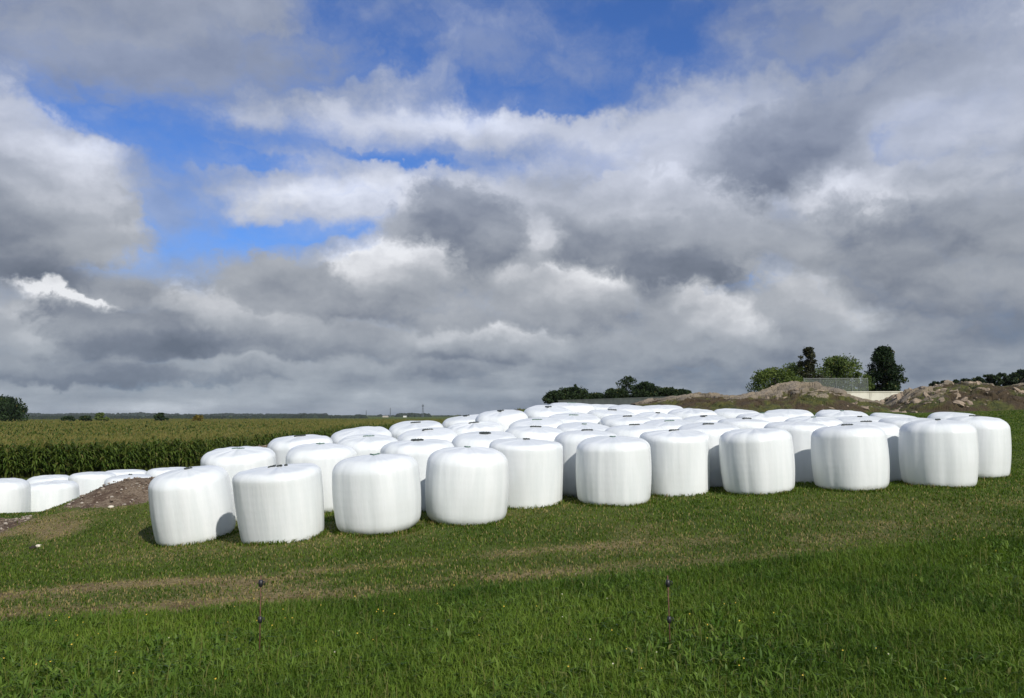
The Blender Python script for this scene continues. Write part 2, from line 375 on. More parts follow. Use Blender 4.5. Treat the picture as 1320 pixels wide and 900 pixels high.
ADJ = {'F1': (-0.009, -0.102, 0.16), 'F2': (-0.008, -0.109, 0.143), 'F3': (0.021, -0.074, 0.063), 'F4': (0.016, -0.049, -0.004), 'F5': (0.003, -0.011, -0.003), 'F6': (0.001, -0.047, -0.023), 'F7': (0.002, -0.027, -0.008), 'F8': (0.015, -0.064, -0.013), 'F9': (0.015, -0.049, -0.048), 'F10': (0.009, -0.03, -0.06), 'F11': (0.016, -0.022, -0.112), 'S1': (-0.006, -0.078, 0.12), 'S2': (0.006, -0.05, 0.058), 'S3': (-0.001, -0.066, 0.096), 'S4': (-0.022, -0.017, 0.06), 'S5': (-0.001, -0.054, 0.047), 'S6': (0.011, -0.045, 0.043), 'S7': (-0.005, -0.038, 0.056), 'S8': (-0.016, -0.017, 0.031), 'S9': (0.0, -0.01, 0.01), 'S10': (-0.014, -0.02, 0.063), 'S11': (-0.002, -0.011, 0.05), 'S12': (-0.001, -0.028, 0.033), 'S13': (-0.009, 0, 0.013), 'S14': (0.011, 0, -0.015), 'S15': (-0.022, -0.038, -0.034), 'S16': (0.016, -0.013, -0.023), 'S17': (-0.018, 0, -0.024), 'S18': (-0.013, 0, -0.053), 'S19': (0.01, 0, -0.013), 'S20': (0.021, -0.009, -0.041), 'S21': (0.012, 0, -0.034), 'S22': (-0.006, -0.052, -0.02), 'S23': (-0.009, -0.047, -0.035), 'S24': (0.014, -0.009, -0.046), 'S25': (0.001, -0.011, -0.01), 'S26': (-0.004, 0, -0.029), 'S27': (-0.006, -0.042, -0.008), 'S28': (-0.003, -0.018, -0.05), 'S29': (0.001, -0.049, -0.016), 'S30': (-0.011, 0, -0.044), 'S31': (0.012, -0.07, -0.088), 'S32': (0.013, -0.035, -0.069), 'S33': (0.013, 0, -0.058), 'S34': (0.01, -0.01, -0.048), 'S36': (0.012, -0.056, -0.073), 'S37': (-0.004, -0.004, -0.057), 'S38': (-0.004, -0.045, -0.096), 'S39': (0.011, -0.026, -0.093), 'S40': (0.008, -0.014, -0.067), 'S41': (-0.001, -0.042, -0.126), 'S42': (0.021, -0.06, -0.083), 'S43': (0.007, -0.051, -0.108), 'L1': (-0.01, -0.01, 0.155), 'L2': (-0.007, 0.022, 0.159), 'L3': (0.005, -0.058, 0.163), 'L4': (0.011, -0.012, 0.153), 'L5': (0.001, 0, 0.14), 'L6': (0.008, 0, 0.109), 'L7': (0.01, 0, 0.118)}
CREST = [(-60, 15), (-14, 17), (-10.7, 17.2), (-9.5, 17.2), (-8.9, 17), (-8.0, 16.7), (-7.3, 16.9), (-6.5, 18.2), (-5.2, 19.6),
         (-3.6, 21.2), (-2.2, 22.6), (0.3, 24.2), (3, 28), (6, 42), (7, 70), (-10, 160), (-60, 900)]
FIX = {'F2': .085, 'F3': .10, 'F4': .05, 'F5': .045, 'F6': .065, 'F7': .02, 'F8': .055, 'F9': .07, 'F10': -.02, 'F11': -.045}
ctrl = []
for k, (x, y, wd, zt) in BALES.items():
    if k[0] != 'L': ctrl.append((x, y, zt - 1.12 + FIX.get(k, 0)))
ctrl += [(-14, 14.5, -2.2), (-10, 14, -2.3), (-7, 12, -2.05), (-10.7, 17.1, -2.08), (-9.5, 17.1, -2.02), (-8.9, 16.9, -1.75), (-8, 16.5, -1.43), (-7.3, 16.5, -1.36),
         (-6.4, 15.5, -1.65), (-5.8, 17.2, -1.30),
         (-40, 14, -2.3), (-40, 0, -2.0), (-9, 9, -1.98), (-4, 8.5, -1.84), (0, 8.5, -1.72), (5, 8.5, -1.56), (9, 9, -1.45), (-5, 5, -1.72), (0, 4.5, -1.70), (5, 5, -1.64),
         (-1, 10, -1.68), (4, 11, -1.45), (9, 12, -1.33), (0, 0, -1.70), (0, -10, -1.9), (10, 0, -1.6), (-10, 0, -1.8), (20, 5, -1.2), (14, 14, -1.15), (16, 20, -.85), (13, 17, -1.1),
         (-2, 20.5, -1.05), (1, 23, -.65), (4, 24, -.6), (8, 24, -.55), (12, 24, -.6), (17, 27, -.3), (8, 34, .1), (14, 34, .0), (20, 33, .1), (26, 36, .5), (30, 30, .3),
         (40, 20, -.6), (45, 50, 1.6), (22, 50, .6), (10, 50, .4), (5, 60, .1), (18, 75, .5), (45, 90, 2.2), (30, 120, .8), (70, 120, 4), (80, 60, 2), (60, -10, -1), (-40, -20, -2.2), (0, -40, -2), (10, 150, 0), (60, 170, 3)]
ctrl = np.array(ctrl, float)
def _u(r2): return 0.5 * r2 * np.log(np.maximum(r2, 1e-9))
def _tps(c, lam=0.25):
    n = len(c); d2 = ((c[:, None, :2] - c[None, :, :2]) ** 2).sum(-1)
    A = np.zeros((n + 3, n + 3)); A[:n, :n] = _u(d2) + lam * np.eye(n)
    A[:n, n] = 1; A[:n, n + 1:] = c[:, :2]; A[n, :n] = 1; A[n + 1:, :n] = c[:, :2].T
    return np.linalg.solve(A, np.r_[c[:, 2], 0, 0, 0])
TW = _tps(ctrl)
def plateau(x, y):
    out = np.empty(x.shape)
    for s in range(0, len(x), 40000):
        X, Y = x[s:s + 40000], y[s:s + 40000]
        d2 = (X[:, None] - ctrl[None, :, 0]) ** 2 + (Y[:, None] - ctrl[None, :, 1]) ** 2
        out[s:s + 40000] = _u(d2) @ TW[:len(ctrl)] + TW[-3] + X * TW[-2] + Y * TW[-1]
    return out
def edge_dist(x, y):
    """signed distance to the crest line, positive on the high side"""
    best = np.full(x.shape, 1e9); sg = np.ones(x.shape)
    for (ax, ay), (bx, by) in zip(CREST[:-1], CREST[1:]):
        ex, ey = bx - ax, by - ay; L2 = ex * ex + ey * ey
        t = np.clip(((x - ax) * ex + (y - ay) * ey) / L2, 0, 1)
        d = np.hypot(x - ax - t * ex, y - ay - t * ey)
        c = ex * (y - ay) - ey * (x - ax)
        m = d < best - 1e-6
        best = np.where(m, d, best); sg = np.where(m, np.where(c > 0, -1.0, 1.0), sg)
    return best * sg
# heaps of soil along the crest: x, y, height, radius
HEAPS = [(-6.2, 18.6, .42, .75), (-5.3, 19.3, .50, .7), (-4.2, 20.6, .48, .8), (-3.3, 21.2, .45, .7), (-2.4, 22.2, .4, .9), (-0.9, 23.3, .35, .9), (0.3, 24.0, .75, .8), (-7.7, 16.3, .10, .7)]
def ground_z(x, y, detail=True):
    x = np.atleast_1d(np.asarray(x, float)).ravel(); y = np.atleast_1d(np.asarray(y, float)).ravel()
    xc, yc = np.clip(x, -60, 90), np.clip(y, -40, 170)
    P = plateau(xc, yc)
    rr = np.hypot(x, y)
    P = P * (1 - sst(120, 400, rr)) + (-1.5) * sst(120, 400, rr)
    far = sst(24, 45, y)
    L = -2.5 - 0.95 * far + 0.35 * vnoise(x / 40 + 3, y / 40, 4, 2) * sst(40, 70, y) * (1 - sst(150, 400, rr)) + .55 * np.exp(-((y - 95) / 22) ** 2)
    L = L + 4.0 * sst(500, 3500, rr) * 0.3
    s = edge_dist(x, y)
    k = sst(-2.6, 0.15, s) * sst(900, 250, rr) if False else sst(-2.6, 0.15, s) * (1 - sst(250, 900, rr))
    z = L * (1 - k) + P * k
    for hx, hy, hh, hr in HEAPS:
        z = z + hh * np.exp(-(((x - hx) ** 2 + (y - hy) ** 2) / (hr * hr)) ** 1.2)
    if detail:
        nr = 1 - sst(40, 120, rr)
        z = z + nr * (0.020 * vnoise(x * .9, y * .9, 1, 3) + 0.010 * vnoise(x * 5, y * 5, 2, 3))
        so_ = soil_mask(x, y)
        z = z + so_ * 0.05 * vnoise(x * 6, y * 6, 9, 3)
    return z + Z0
def ray(px, py):
    xc = (px - 660) / F; yc = (450 - py) / F
    return np.array([xc, math.cos(PITCH) - yc * math.sin(PITCH), math.sin(PITCH) + yc * math.cos(PITCH)])
def at(px, py, Y):
    """point seen at a place of the photograph, at depth Y"""
    r = ray(px, py); r = r / r[1] * Y; return Vector((r[0], r[1], r[2] + Z0))
def soil_mask(x, y):
    s = edge_dist(x, y)
    n = vnoise(x * .8, y * .8, 5, 4)
    m = sst(0.55, 0.0, -s * 0 + np.abs(s + .15) - .55 - n * .45) if False else (1 - sst(0.0, .4, np.abs(s + .3) - .35 - n * .45)) * (.35 + .65 * sst(-6.8, -6.0, x))
    m = m * sst(-60, -30, x) * (1 - sst(30, 45, y)) * (1 - .9 * np.exp(-((x + 9.0) / .45) ** 2))
    # bare patch at the far left
    q = ((x + 10.8) / 1.9) ** 2 + ((y - 15.2) / 1.8) ** 2
    q2 = ((x + 7.55) / 1.15) ** 2 + ((y - 16.05) / .8) ** 2
    m = np.maximum(m * sst(-10.2, -9.2, x) , 1 - sst(.6, 1.15, q + n * .55))
    m = np.maximum(m, 1 - sst(.6, 1.1, q2 + n * .5))
    # lip of the slope is grassy around x -10
    return np.clip(m, 0, 1)
# wheel tracks of dry grass, traced on the ground
def track_y(pts):
    P = []
    for px, py in pts:
        r = ray(px, py); Y = 9.0
        for _ in range(30):
            zg = float(ground_z([r[0] / r[1] * Y], [Y], False)[0]) - Z0
            Y = 0.5 * Y + 0.5 * np.clip(zg / (r[2] / r[1]), 3, 60)
        P.append((r[0] / r[1] * Y, Y))
    return np.array(P)
TR1 = track_y([(-60, 768), (0, 765), (120, 758), (330, 747), (480, 730), (640, 714), (760, 703), (900, 693), (1100, 684), (1320, 676)])
TR2 = track_y([(-60, 796), (0, 792), (120, 788), (330, 776), (480, 762), (600, 748), (740, 735), (880, 722), (1050, 707), (1320, 690)])
MEAD = track_y([(-60, 812), (0, 810), (150, 800), (340, 788), (480, 774), (620, 760), (760, 750), (880, 740), (1100, 714), (1320, 696)])
def _ty(T, x): return np.interp(x, T[:, 0], T[:, 1])
def dry_mask(x, y):
    n = vnoise(x * 1.3, y * 1.3, 11, 4)
    n2 = vnoise(x * .35, y * .35, 12, 3)
    f1 = np.exp(-((y - _ty(TR1, x) + n * .15) / np.interp(x, [-6, 0], [.42, .30])) ** 2) * np.interp(x, [-9, -3, 0, 3, 9], [.85, .95, .7, .3, .15])
    f2 = np.exp(-((y - _ty(TR2, x) + n * .15) / np.interp(x, [-6, 0], [.50, .34])) ** 2) * np.interp(x, [-9, -3, 0, 3, 9], [.95, 1.0, .7, .3, .15])
    m = np.maximum(f1, f2) * np.clip(.75 + n * .9, 0, 1.2)
    m = np.maximum(m, sst(-.3, .2, y - _ty(TR2, x)) * (1 - sst(-.2, .3, y - _ty(TR1, x))) * sst(3, -3, x) * np.clip(.25 + .7 * n, 0, .55))
    above = sst(-.1, .5, y - _ty(MEAD, x)) * (1 - sst(12, 20, y))
    m = np.maximum(m, above * np.clip(.10 + n2 * .7, 0, .34))
    m = np.maximum(m, sst(-.1, .4, y - _ty(MEAD, x)) * (1 - sst(2.2, 4.0, y - _ty(MEAD, x))) * sst(-4, 2, x) * np.clip(.16 + n * .5, 0, .4))
    # thin worn grass round the soil and left of the first bale
    q = np.exp(-(((x + 8.0) / 2.6) ** 2 + ((y - 14.0) / 2.2) ** 2))
    m = np.maximum(m, q * np.clip(.30 + n, 0, .7))
    return np.clip(m, 0, 1)
def mead_mask(x, y): return 1 - sst(-.15, .15, y - _ty(MEAD, x) + .15 * vnoise(x * 1.1, y * 1.1, 21, 3))

def axis(n, lo, hi, c, k):
    a, b = math.asinh((lo - c) / k), math.asinh((hi - c) / k)
    return c + k * np.sinh(np.linspace(a, b, n))
gx = axis(560, -4500, 4500, -1, 9.0)
gy = axis(620, -1500, 6000, 13, 7.5)
GX, GY = np.meshgrid(gx, gy)
x_, y_ = GX.ravel(), GY.ravel()
gz = ground_z(x_, y_)
me = np_mesh('ground', np.c_[x_, y_, gz], [grid_faces(len(gx), len(gy))], smooth=True,
             attrs={'soil': soil_mask(x_, y_), 'dry': dry_mask(x_, y_), 'mead': mead_mask(x_, y_)})
m, t, p = material('ground_cover')
po = t.n.new('ShaderNodeTexCoord').outputs['Object']
nb = t.noise(po, .25, 4, .6)[0]; nm = t.noise(po, 2.2, 5, .65)[0]; nf = t.noise(po, 22, 6, .7)[0]; nff = t.noise(po, 90, 4, .7)[0]
green = t.mix(t.mr(nm, .35, .68), (.055, .090, .014, 1), (.105, .140, .026, 1))
green = t.mix(t.mr(nf, .4, .75), green, (.036, .058, .011, 1))
green = t.mix(t.mr(nb, .42, .62, 0, .3), green, (.125, .125, .032, 1))
drys = t.mix(t.mr(nf, .35, .65), (.15, .105, .05, 1), (.31, .25, .12, 1))
drys = t.mix(t.mr(nm, .5, .7, 0, .7), drys, (.10, .06, .03, 1))
dirt = t.mix(t.mr(nf, .35, .65), (.12, .085, .055, 1), (.27, .21, .15, 1))
dirt = t.mix(t.mr(nff, .6, .72), dirt, (.42, .37, .30, 1))
dirt = t.mix(t.mr(nm, .42, .6, 0, .8), dirt, (.085, .052, .036, 1))
df = t.math('MULTIPLY_ADD', t.math('SUBTRACT', nf, .5), 1.1, t.attr('dry')[2])
c = t.mix(t.mr(df, .18, .62), green, drys)
c = t.mix(t.mr(t.math('MULTIPLY_ADD', t.math('SUBTRACT', nf, .5), .8, t.attr('soil')[2]), .35, .6), c, dirt)
t.put(p.inputs['Base Color'], c); p.inputs['Roughness'].default_value = .95; p.inputs['Specular IOR Level'].default_value = .15
hh = t.math('ADD', t.math('MULTIPLY', nf, .7), t.math('MULTIPLY', nff, .4))
t.put(p.inputs['Normal'], t.bump(hh, .05, .8))
tag(link('ground', me, m), kind='structure')

# ------------------------------------------------------------------ grass (short turf, taller meadow strip in front)
def leaf_material(name, lo, hi, dry_c, trans=.35, rough=.5):
    m, t, p = material(name)
    a = t.attr('tint'); r, d, _ = t.sep(a[1])
    c = t.mix(r, lo, hi); c = t.mix(d, c, dry_c)
    t.put(p.inputs['Base Color'], c); p.inputs['Roughness'].default_value = rough; p.inputs['Specular IOR Level'].default_value = .14
    tr = t.n.new('ShaderNodeBsdfTranslucent'); t.l.new(t.mix(1.0, c, (1.1, 1.25, .5, 1), blend='MULTIPLY'), tr.inputs[0])
    ms = t.n.new('ShaderNodeMixShader'); ms.inputs[0].default_value = trans
    t.l.new(p.outputs[0], ms.inputs[1]); t.l.new(tr.outputs[0], ms.inputs[2])
    t.l.new(ms.outputs[0], t.n['Material Output'].inputs[0])
    return m
def blades(name, x, y, h, wd, lean, tint, mat, mid=.55, midw=.8, z=None, bend=1.0):
    n = len(x)
    z = ground_z(x, y) if z is None else z
    a = rng.uniform(0, 2 * math.pi, n); la = a + math.pi / 2 + rng.normal(0, .5, n)
    ca, sa = np.cos(a) * wd / 2, np.sin(a) * wd / 2
    lx, ly = np.cos(la) * lean * h, np.sin(la) * lean * h
    V = np.empty((n, 5, 3), np.float32)
    V[:, 0] = np.c_[x - ca, y - sa, z - .01]; V[:, 1] = np.c_[x + ca, y + sa, z - .01]
    mh = h * mid
    V[:, 2] = np.c_[x + lx * .35 + ca * midw, y + ly * .35 + sa * midw, z + mh]; V[:, 3] = np.c_[x + lx * .35 - ca * midw, y + ly * .35 - sa * midw, z + mh]
    V[:, 4] = np.c_[x + lx, y + ly, z + h * (1 - .35 * lean * bend)]
    b = np.arange(n)[:, None] * 5
    T = np.repeat(tint, 5, 0)
    me = np_mesh(name, V.reshape(-1, 3), [b + np.array([0, 1, 2, 3]), b + np.array([3, 2, 4])], attrs={'tint': T})
    return me
def scatter(n, y0, y1, marg=1.5, slope=.70, power=1.0):
    """points in the fan in front of the camera, denser near it"""
    u = rng.random(n); y = (y0 ** (2 - power) + u * (y1 ** (2 - power) - y0 ** (2 - power))) ** (1 / (2 - power)) if power != 2 else y0 * (y1 / y0) ** u
    x = rng.uniform(-1, 1, n) * (slope * y + marg)
    out = rng.random(n) < .22                      # thinning out to both sides of the view
    x = np.where(out, np.sign(x) * (slope * y + marg) * (1 + .9 * rng.random(n) ** 1.6), x)
    return x, y
def foot_ring(keys, n):
    X = []; Y = []
    for k in keys:
        bx, by, bw, _ = BALES[k]; bx += ADJ.get(k, (0, 0, 0))[2]; bw += ADJ.get(k, (0, 0, 0))[1]
        a = rng.uniform(math.pi * .95, math.pi * 2.05, n); r_ = bw / 2 * (.90 + .16 * rng.random(n) ** 1.5); X.append(bx + r_ * np.cos(a)); Y.append(by + r_ * np.sin(a))
    return np.concatenate(X), np.concatenate(Y)
turf_mat = leaf_material('short_grass', (.050, .098, .010, 1), (.135, .19, .026, 1), (.36, .27, .12, 1), .35)
x, y = scatter(580000, 5.5, 34, 2.0, .70, 1.55)
mm = mead_mask(x, y); so_ = soil_mask(x, y); dr = dry_mask(x, y); sdist = edge_dist(x, y)
keep = (rng.random(len(x)) > so_ * 1.0) & (rng.random(len(x)) > mm * .8) & (sdist > -2.5) & (rng.random(len(x)) > dr * .75)
x, y, dr = x[keep], y[keep], dr[keep]
pn = vnoise(x * .9, y * .9, 31, 3)
h = (.028 + .028 * rng.random(len(x))) * (1 + .35 * pn) * (1 - .45 * dr)
nb_ = vnoise(x * .25, y * .25, 33, 3)
tint = np.c_[np.clip(.45 + .45 * vnoise(x * 1.7, y * 1.7, 34, 3) + rng.normal(0, .22, len(x)), 0, 1),
             np.clip((rng.random(len(x)) < (dr * .9 + .03 + .07 * np.clip(nb_ + .2, 0, 1))) * rng.uniform(.4, 1, len(x)), 0, 1), np.zeros(len(x))]
xr, yr = foot_ring(['F%d' % i for i in range(1, 12)], 700)
x = np.r_[x, xr]; y = np.r_[y, yr]; h = np.r_[h, rng.uniform(.02, .085, len(xr))]
tint = np.r_[tint, np.c_[rng.uniform(.1, .9, len(xr)), (rng.random(len(xr)) < .25) * rng.uniform(.3, 1, len(xr)), xr * 0]]
me = blades('turf_grass', x, y, h, .006 + .00055 * y, rng.uniform(.3, 1.1, len(x)), tint, None)
tag(link('turf_grass', me, turf_mat), 'short mown grass covering the slope around the bales, dried in wheel tracks', 'grass', kind='stuff')

mead_mat = leaf_material('meadow_grass', (.050, .105, .010, 1), (.15, .225, .028, 1), (.22, .20, .07, 1), .35)
x, y = scatter(540000, 3.6, 12.5, 1.6, .70, 1.5)
mm = mead_mask(x, y); keep = rng.random(len(x)) < mm
x, y = x[keep], y[keep]
pn = vnoise(x * .8, y * .8, 41, 4)
h = (.05 + .07 * rng.random(len(x)) ** 1.3) * (1 + .55 * pn)
tint = np.c_[np.clip(.38 - .03 * x + .5 * vnoise(x * .4, y * .5, 47, 2) + .75 * vnoise(x * 1.2 + 4, y * 1.2, 44, 3) + rng.normal(0, .2, len(x)), 0, 1),
             (rng.random(len(x)) < .10 + .12 * np.clip(vnoise(x * .5, y * .7, 48, 3), 0, 1)) * rng.uniform(.2, .8, len(x)), np.zeros(len(x))]
me = blades('meadow_grass', x, y, h, rng.uniform(.003, .006, len(x)) + .0003 * y, rng.uniform(.25, 1.2, len(x)), tint, None)
tag(link('meadow_grass', me, mead_mat), 'longer uncut green grass in the foreground strip', 'grass', kind='stuff')

# broad leaved weeds: rosettes of arching pointed leaves
weed_mat = leaf_material('weed_leaf', (.055, .12, .014, 1), (.16, .235, .04, 1), (.25, .22, .08, 1), .35, .45)
x, y = scatter(31000, 3.6, 9.5, 1.2, .68, 1.6)
pn = vnoise(x * .7 + 9, y * .7, 51, 3)
keep = (mead_mask(x, y) > .6) & (rng.random(len(x)) < np.clip(.30 + .9 * pn + np.where(x < -1, .3, 0) * (y < 6.5) - .15, 0.02, 1))
cx_, cy_ = x[keep], y[keep]
k = rng.integers(3, 7, len(cx_)); x = np.repeat(cx_, k) + rng.normal(0, .012, k.sum()); y = np.repeat(cy_, k) + rng.normal(0, .012, k.sum())
hb = np.repeat(rng.uniform(.05, .14, len(cx_)), k) * rng.uniform(.7, 1.15, len(x))
tb = np.repeat(np.clip(.5 + rng.normal(0, .25, len(cx_)), 0, 1), k)
me = blades('weeds', x, y, hb, rng.uniform(.006, .012, len(x)), rng.uniform(.3, 1.15, len(x)), np.c_[tb, (rng.random(len(x)) < .04) * .6, tb * 0], None, mid=.62, midw=1.5)
tag(link('leafy_weeds', me, weed_mat), 'broad leaved weeds growing among the long foreground grass', 'weeds', kind='stuff')
# dark seed stalks
x, y = scatter(2600, 4.5, 12, 1.2, .68, 1.4)
keep = mead_mask(x, y) > .7; x, y = x[keep], y[keep]
me = blades('stalks', x, y, rng.uniform(.14, .26, len(x)), np.full(len(x), .0045), rng.uniform(.05, .35, len(x)), np.c_[rng.random(len(x)), rng.uniform(.3, 1, len(x)), x * 0], None)
tag(link('seed_stalks', me, mead_mat), 'thin dry seed stalks standing up out of the long grass', 'grass', kind='stuff')

# small yellow and white meadow flowers
def flowers(name, n, col, label, rad, y0, y1, xsh):
    x, y = scatter(n * 3, y0, y1, 1.0, .66, 1.2)
    q = vnoise(x * .5 + xsh, y * .5, 61, 2)
    keep = (mead_mask(x, y) > .7) & (q > -.05); x, y = x[keep][:n], y[keep][:n]
    z = ground_z(x, y) + rng.uniform(.07, .15, len(x))
    V = []; Fc = []; b = 0
    for i in range(len(x)):
        ph = random.random() * 6; r = rad * random.uniform(.7, 1.2); V.append((x[i], y[i], z[i] - .003))
        for j in range(10):
            a = ph + j * math.pi / 5; q_ = r if j % 2 == 0 else r * .55
            V.append((x[i] + q_ * math.cos(a), y[i] + q_ * math.sin(a) - .3 * q_, z[i] + .45 * q_ * math.sin(a) + (.004 if j % 2 == 0 else 0)))
        for j in range(10): Fc.append((b, b + 1 + j, b + 1 + (j + 1) % 10))
        b += 11
    tag(link(name, np_mesh(name, V, [np.array(Fc)]), simple(name + '_petal', col, .6, var=.1)), label, 'flowers', kind='stuff')
flowers('yellow_flowers', 90, (.65, .45, .05, 1), 'tiny yellow flowers dotted through the long foreground grass', .007, 5, 9.5, 2)
flowers('white_flowers', 22, (.55, .52, .36, 1), 'tiny whitish flower heads dotted through the long foreground grass', .0065, 4.6, 9.5, 7)

# loose stones and clods on the bare soil
def rock_blob(c, r, seed, n=7, sq=.65):
    v = []; f = []
    rr_ = random.Random(seed)
    for i in range(1, n - 1):
        th = math.pi * i / (n - 1)
        for j in range(n):
            ph = 2 * math.pi * j / n; q = r * rr_.uniform(.72, 1.15)
            v.append((c[0] + q * math.sin(th) * math.cos(ph), c[1] + q * math.sin(th) * math.sin(ph), c[2] + q * sq * math.cos(th)))
    m_ = len(v); v.append((c[0], c[1], c[2] + r * sq)); v.append((c[0], c[1], c[2] - r * sq))
    for i in range(n - 3):
        for j in range(n): f.append([i * n + j, (i + 1) * n + j, (i + 1) * n + (j + 1) % n, i * n + (j + 1) % n])
    for j in range(n): f.append([m_, j, (j + 1) % n]); f.append([m_ + 1, (n - 3) * n + (j + 1) % n, (n - 3) * n + j])
    return v, f
gmb = MB(); cmb = MB()
x, y = rng.uniform(-15, -5, 9000), rng.uniform(13, 22.5, 9000)
sm = soil_mask(x, y); keep = (sm > .55); x, y = x[keep][:1300], y[keep][:1300]
x = np.r_[x, rng.uniform(-6, .8, 700)]; y = np.r_[y, rng.uniform(18, 24.5, 700)]
keep = soil_mask(x, y) > .5; x, y = x[keep], y[keep]
zz = ground_z(x, y)
for i in range(len(x)):
    r_ = .012 + .035 * random.random() ** 3
    v_, f_ = rock_blob((x[i], y[i], zz[i] + r_ * .2), r_, i, 5)
    (gmb if i % 3 else cmb)._add(v_, f_)
tag(gmb.build('soil_clods', simple('clod', (.17, .13, .095, 1), .95, var=.4)), 'brown clods lying on the bare soil ridge', 'soil', kind='stuff')
tag(cmb.build('gravel', simple('pebble', (.38, .33, .27, 1), .85, var=.3)), 'pale pebbles scattered on the bare soil', 'gravel', kind='stuff')
stone_m = simple('pale_stone', (.62, .56, .44, 1), .8, var=.12, scale=20)
for (px, py, Y, r_, lab) in [(49, 713, 12.9, .05, 'small cream stone lying in the grass below the bare gravel patch'),
                             (143, 652, 15.2, .055, 'flat pale stone in the grass below the brown soil mound')]:
    q = at(px, py, Y); zq = float(ground_z([q.x], [q.y])[0])
    s_ = MB(); s_._add(*rock_blob((0, 0, 0), r_, 5, 9, .55)); o = s_.build('stone', stone_m, smooth=True, loc=(q.x, q.y, zq + r_ * .25)); tag(o, lab, 'stone')
q = at(42, 718, 12.8); s_ = MB(); s_._add(*rock_blob((0, 0, 0), .05, 8, 9, .6)); zq = float(ground_z([q.x], [q.y])[0])
tag(s_.build('soil_clod', simple('dark_clod', (.03, .022, .016, 1), .95), smooth=True, loc=(q.x, q.y, zq + .02)), 'dark lump of soil beside the small cream stone', 'clod')

# ------------------------------------------------------------------ wrapped bales
film, t, p = material('white_stretch_film')
uvn = t.n.new('ShaderNodeUVMap').outputs[0]
oi = t.n.new('ShaderNodeObjectInfo').outputs['Random']
ux, uy, _ = t.sep(uvn)
ang = t.math('MULTIPLY', ux, 2 * math.pi)
cyl = t.comb(t.math('COSINE', ang), t.math('SINE', ang), t.math('MULTIPLY_ADD', oi, 37.0, 0.0))
hv = t.math('MULTIPLY', uy, .22)
cyv = t.vmath('ADD', cyl, t.comb(0.0, 0.0, hv))
pl1 = t.noise(cyv, 4.0, 3, .5)[0]
pl2 = t.noise(t.vmath('ADD', cyl, t.comb(0.0, 0.0, t.math('MULTIPLY', uy, .7))), 19.0, 4, .6)[0]
ob = t.n.new('ShaderNodeTexCoord').outputs['Object']
wr = t.noise(t.vmath('MULTIPLY', ob, (1, 1, .8)), 9.0, 4, .6, .6)[0]
band = t.math('SINE', t.math('MULTIPLY_ADD', uy, 58.0, t.math('MULTIPLY', wr, 3.0)))
ob_ = t.noise(ob, 1.6, 3, .5)[0]
hgt = t.math('ADD', t.math('MULTIPLY', pl1, 1.0), t.math('ADD', t.math('MULTIPLY', pl2, .12), t.math('ADD', t.math('MULTIPLY', wr, .18), t.math('MULTIPLY', band, .028))))
t.put(p.inputs['Normal'], t.bump(hgt, .009, .8))
cl = t.mix(t.mr(pl1, .35, .65), (.735, .765, .76, 1), (.805, .825, .82, 1))
cl = t.mix(t.mr(ob_, .45, .7, 0, .5), cl, (.73, .75, .735, 1))
t.put(p.inputs['Base Color'], cl)
# splashes of mud and green near the foot
dirtf = t.math('MULTIPLY', t.mr(uy, .17, .0), t.mr(t.noise(ob, 14, 4, .7)[0], .42, .75))
t.put(p.inputs['Base Color'], t.mix(t.math('MULTIPLY', dirtf, .7), cl, (.30, .30, .20, 1)))
p.inputs['Roughness'].default_value = .33
p.inputs['Specular IOR Level'].default_value = .45
p.inputs['Subsurface Weight'].default_value = .12
p.inputs['Subsurface Radius'].default_value = (.05, .05, .05)
p.inputs['Subsurface Scale'].default_value = .5
ink = simple('dark_tie', (.028, .036, .034, 1), .6)
ink2 = simple('green_tie', (.10, .17, .14, 1), .6)

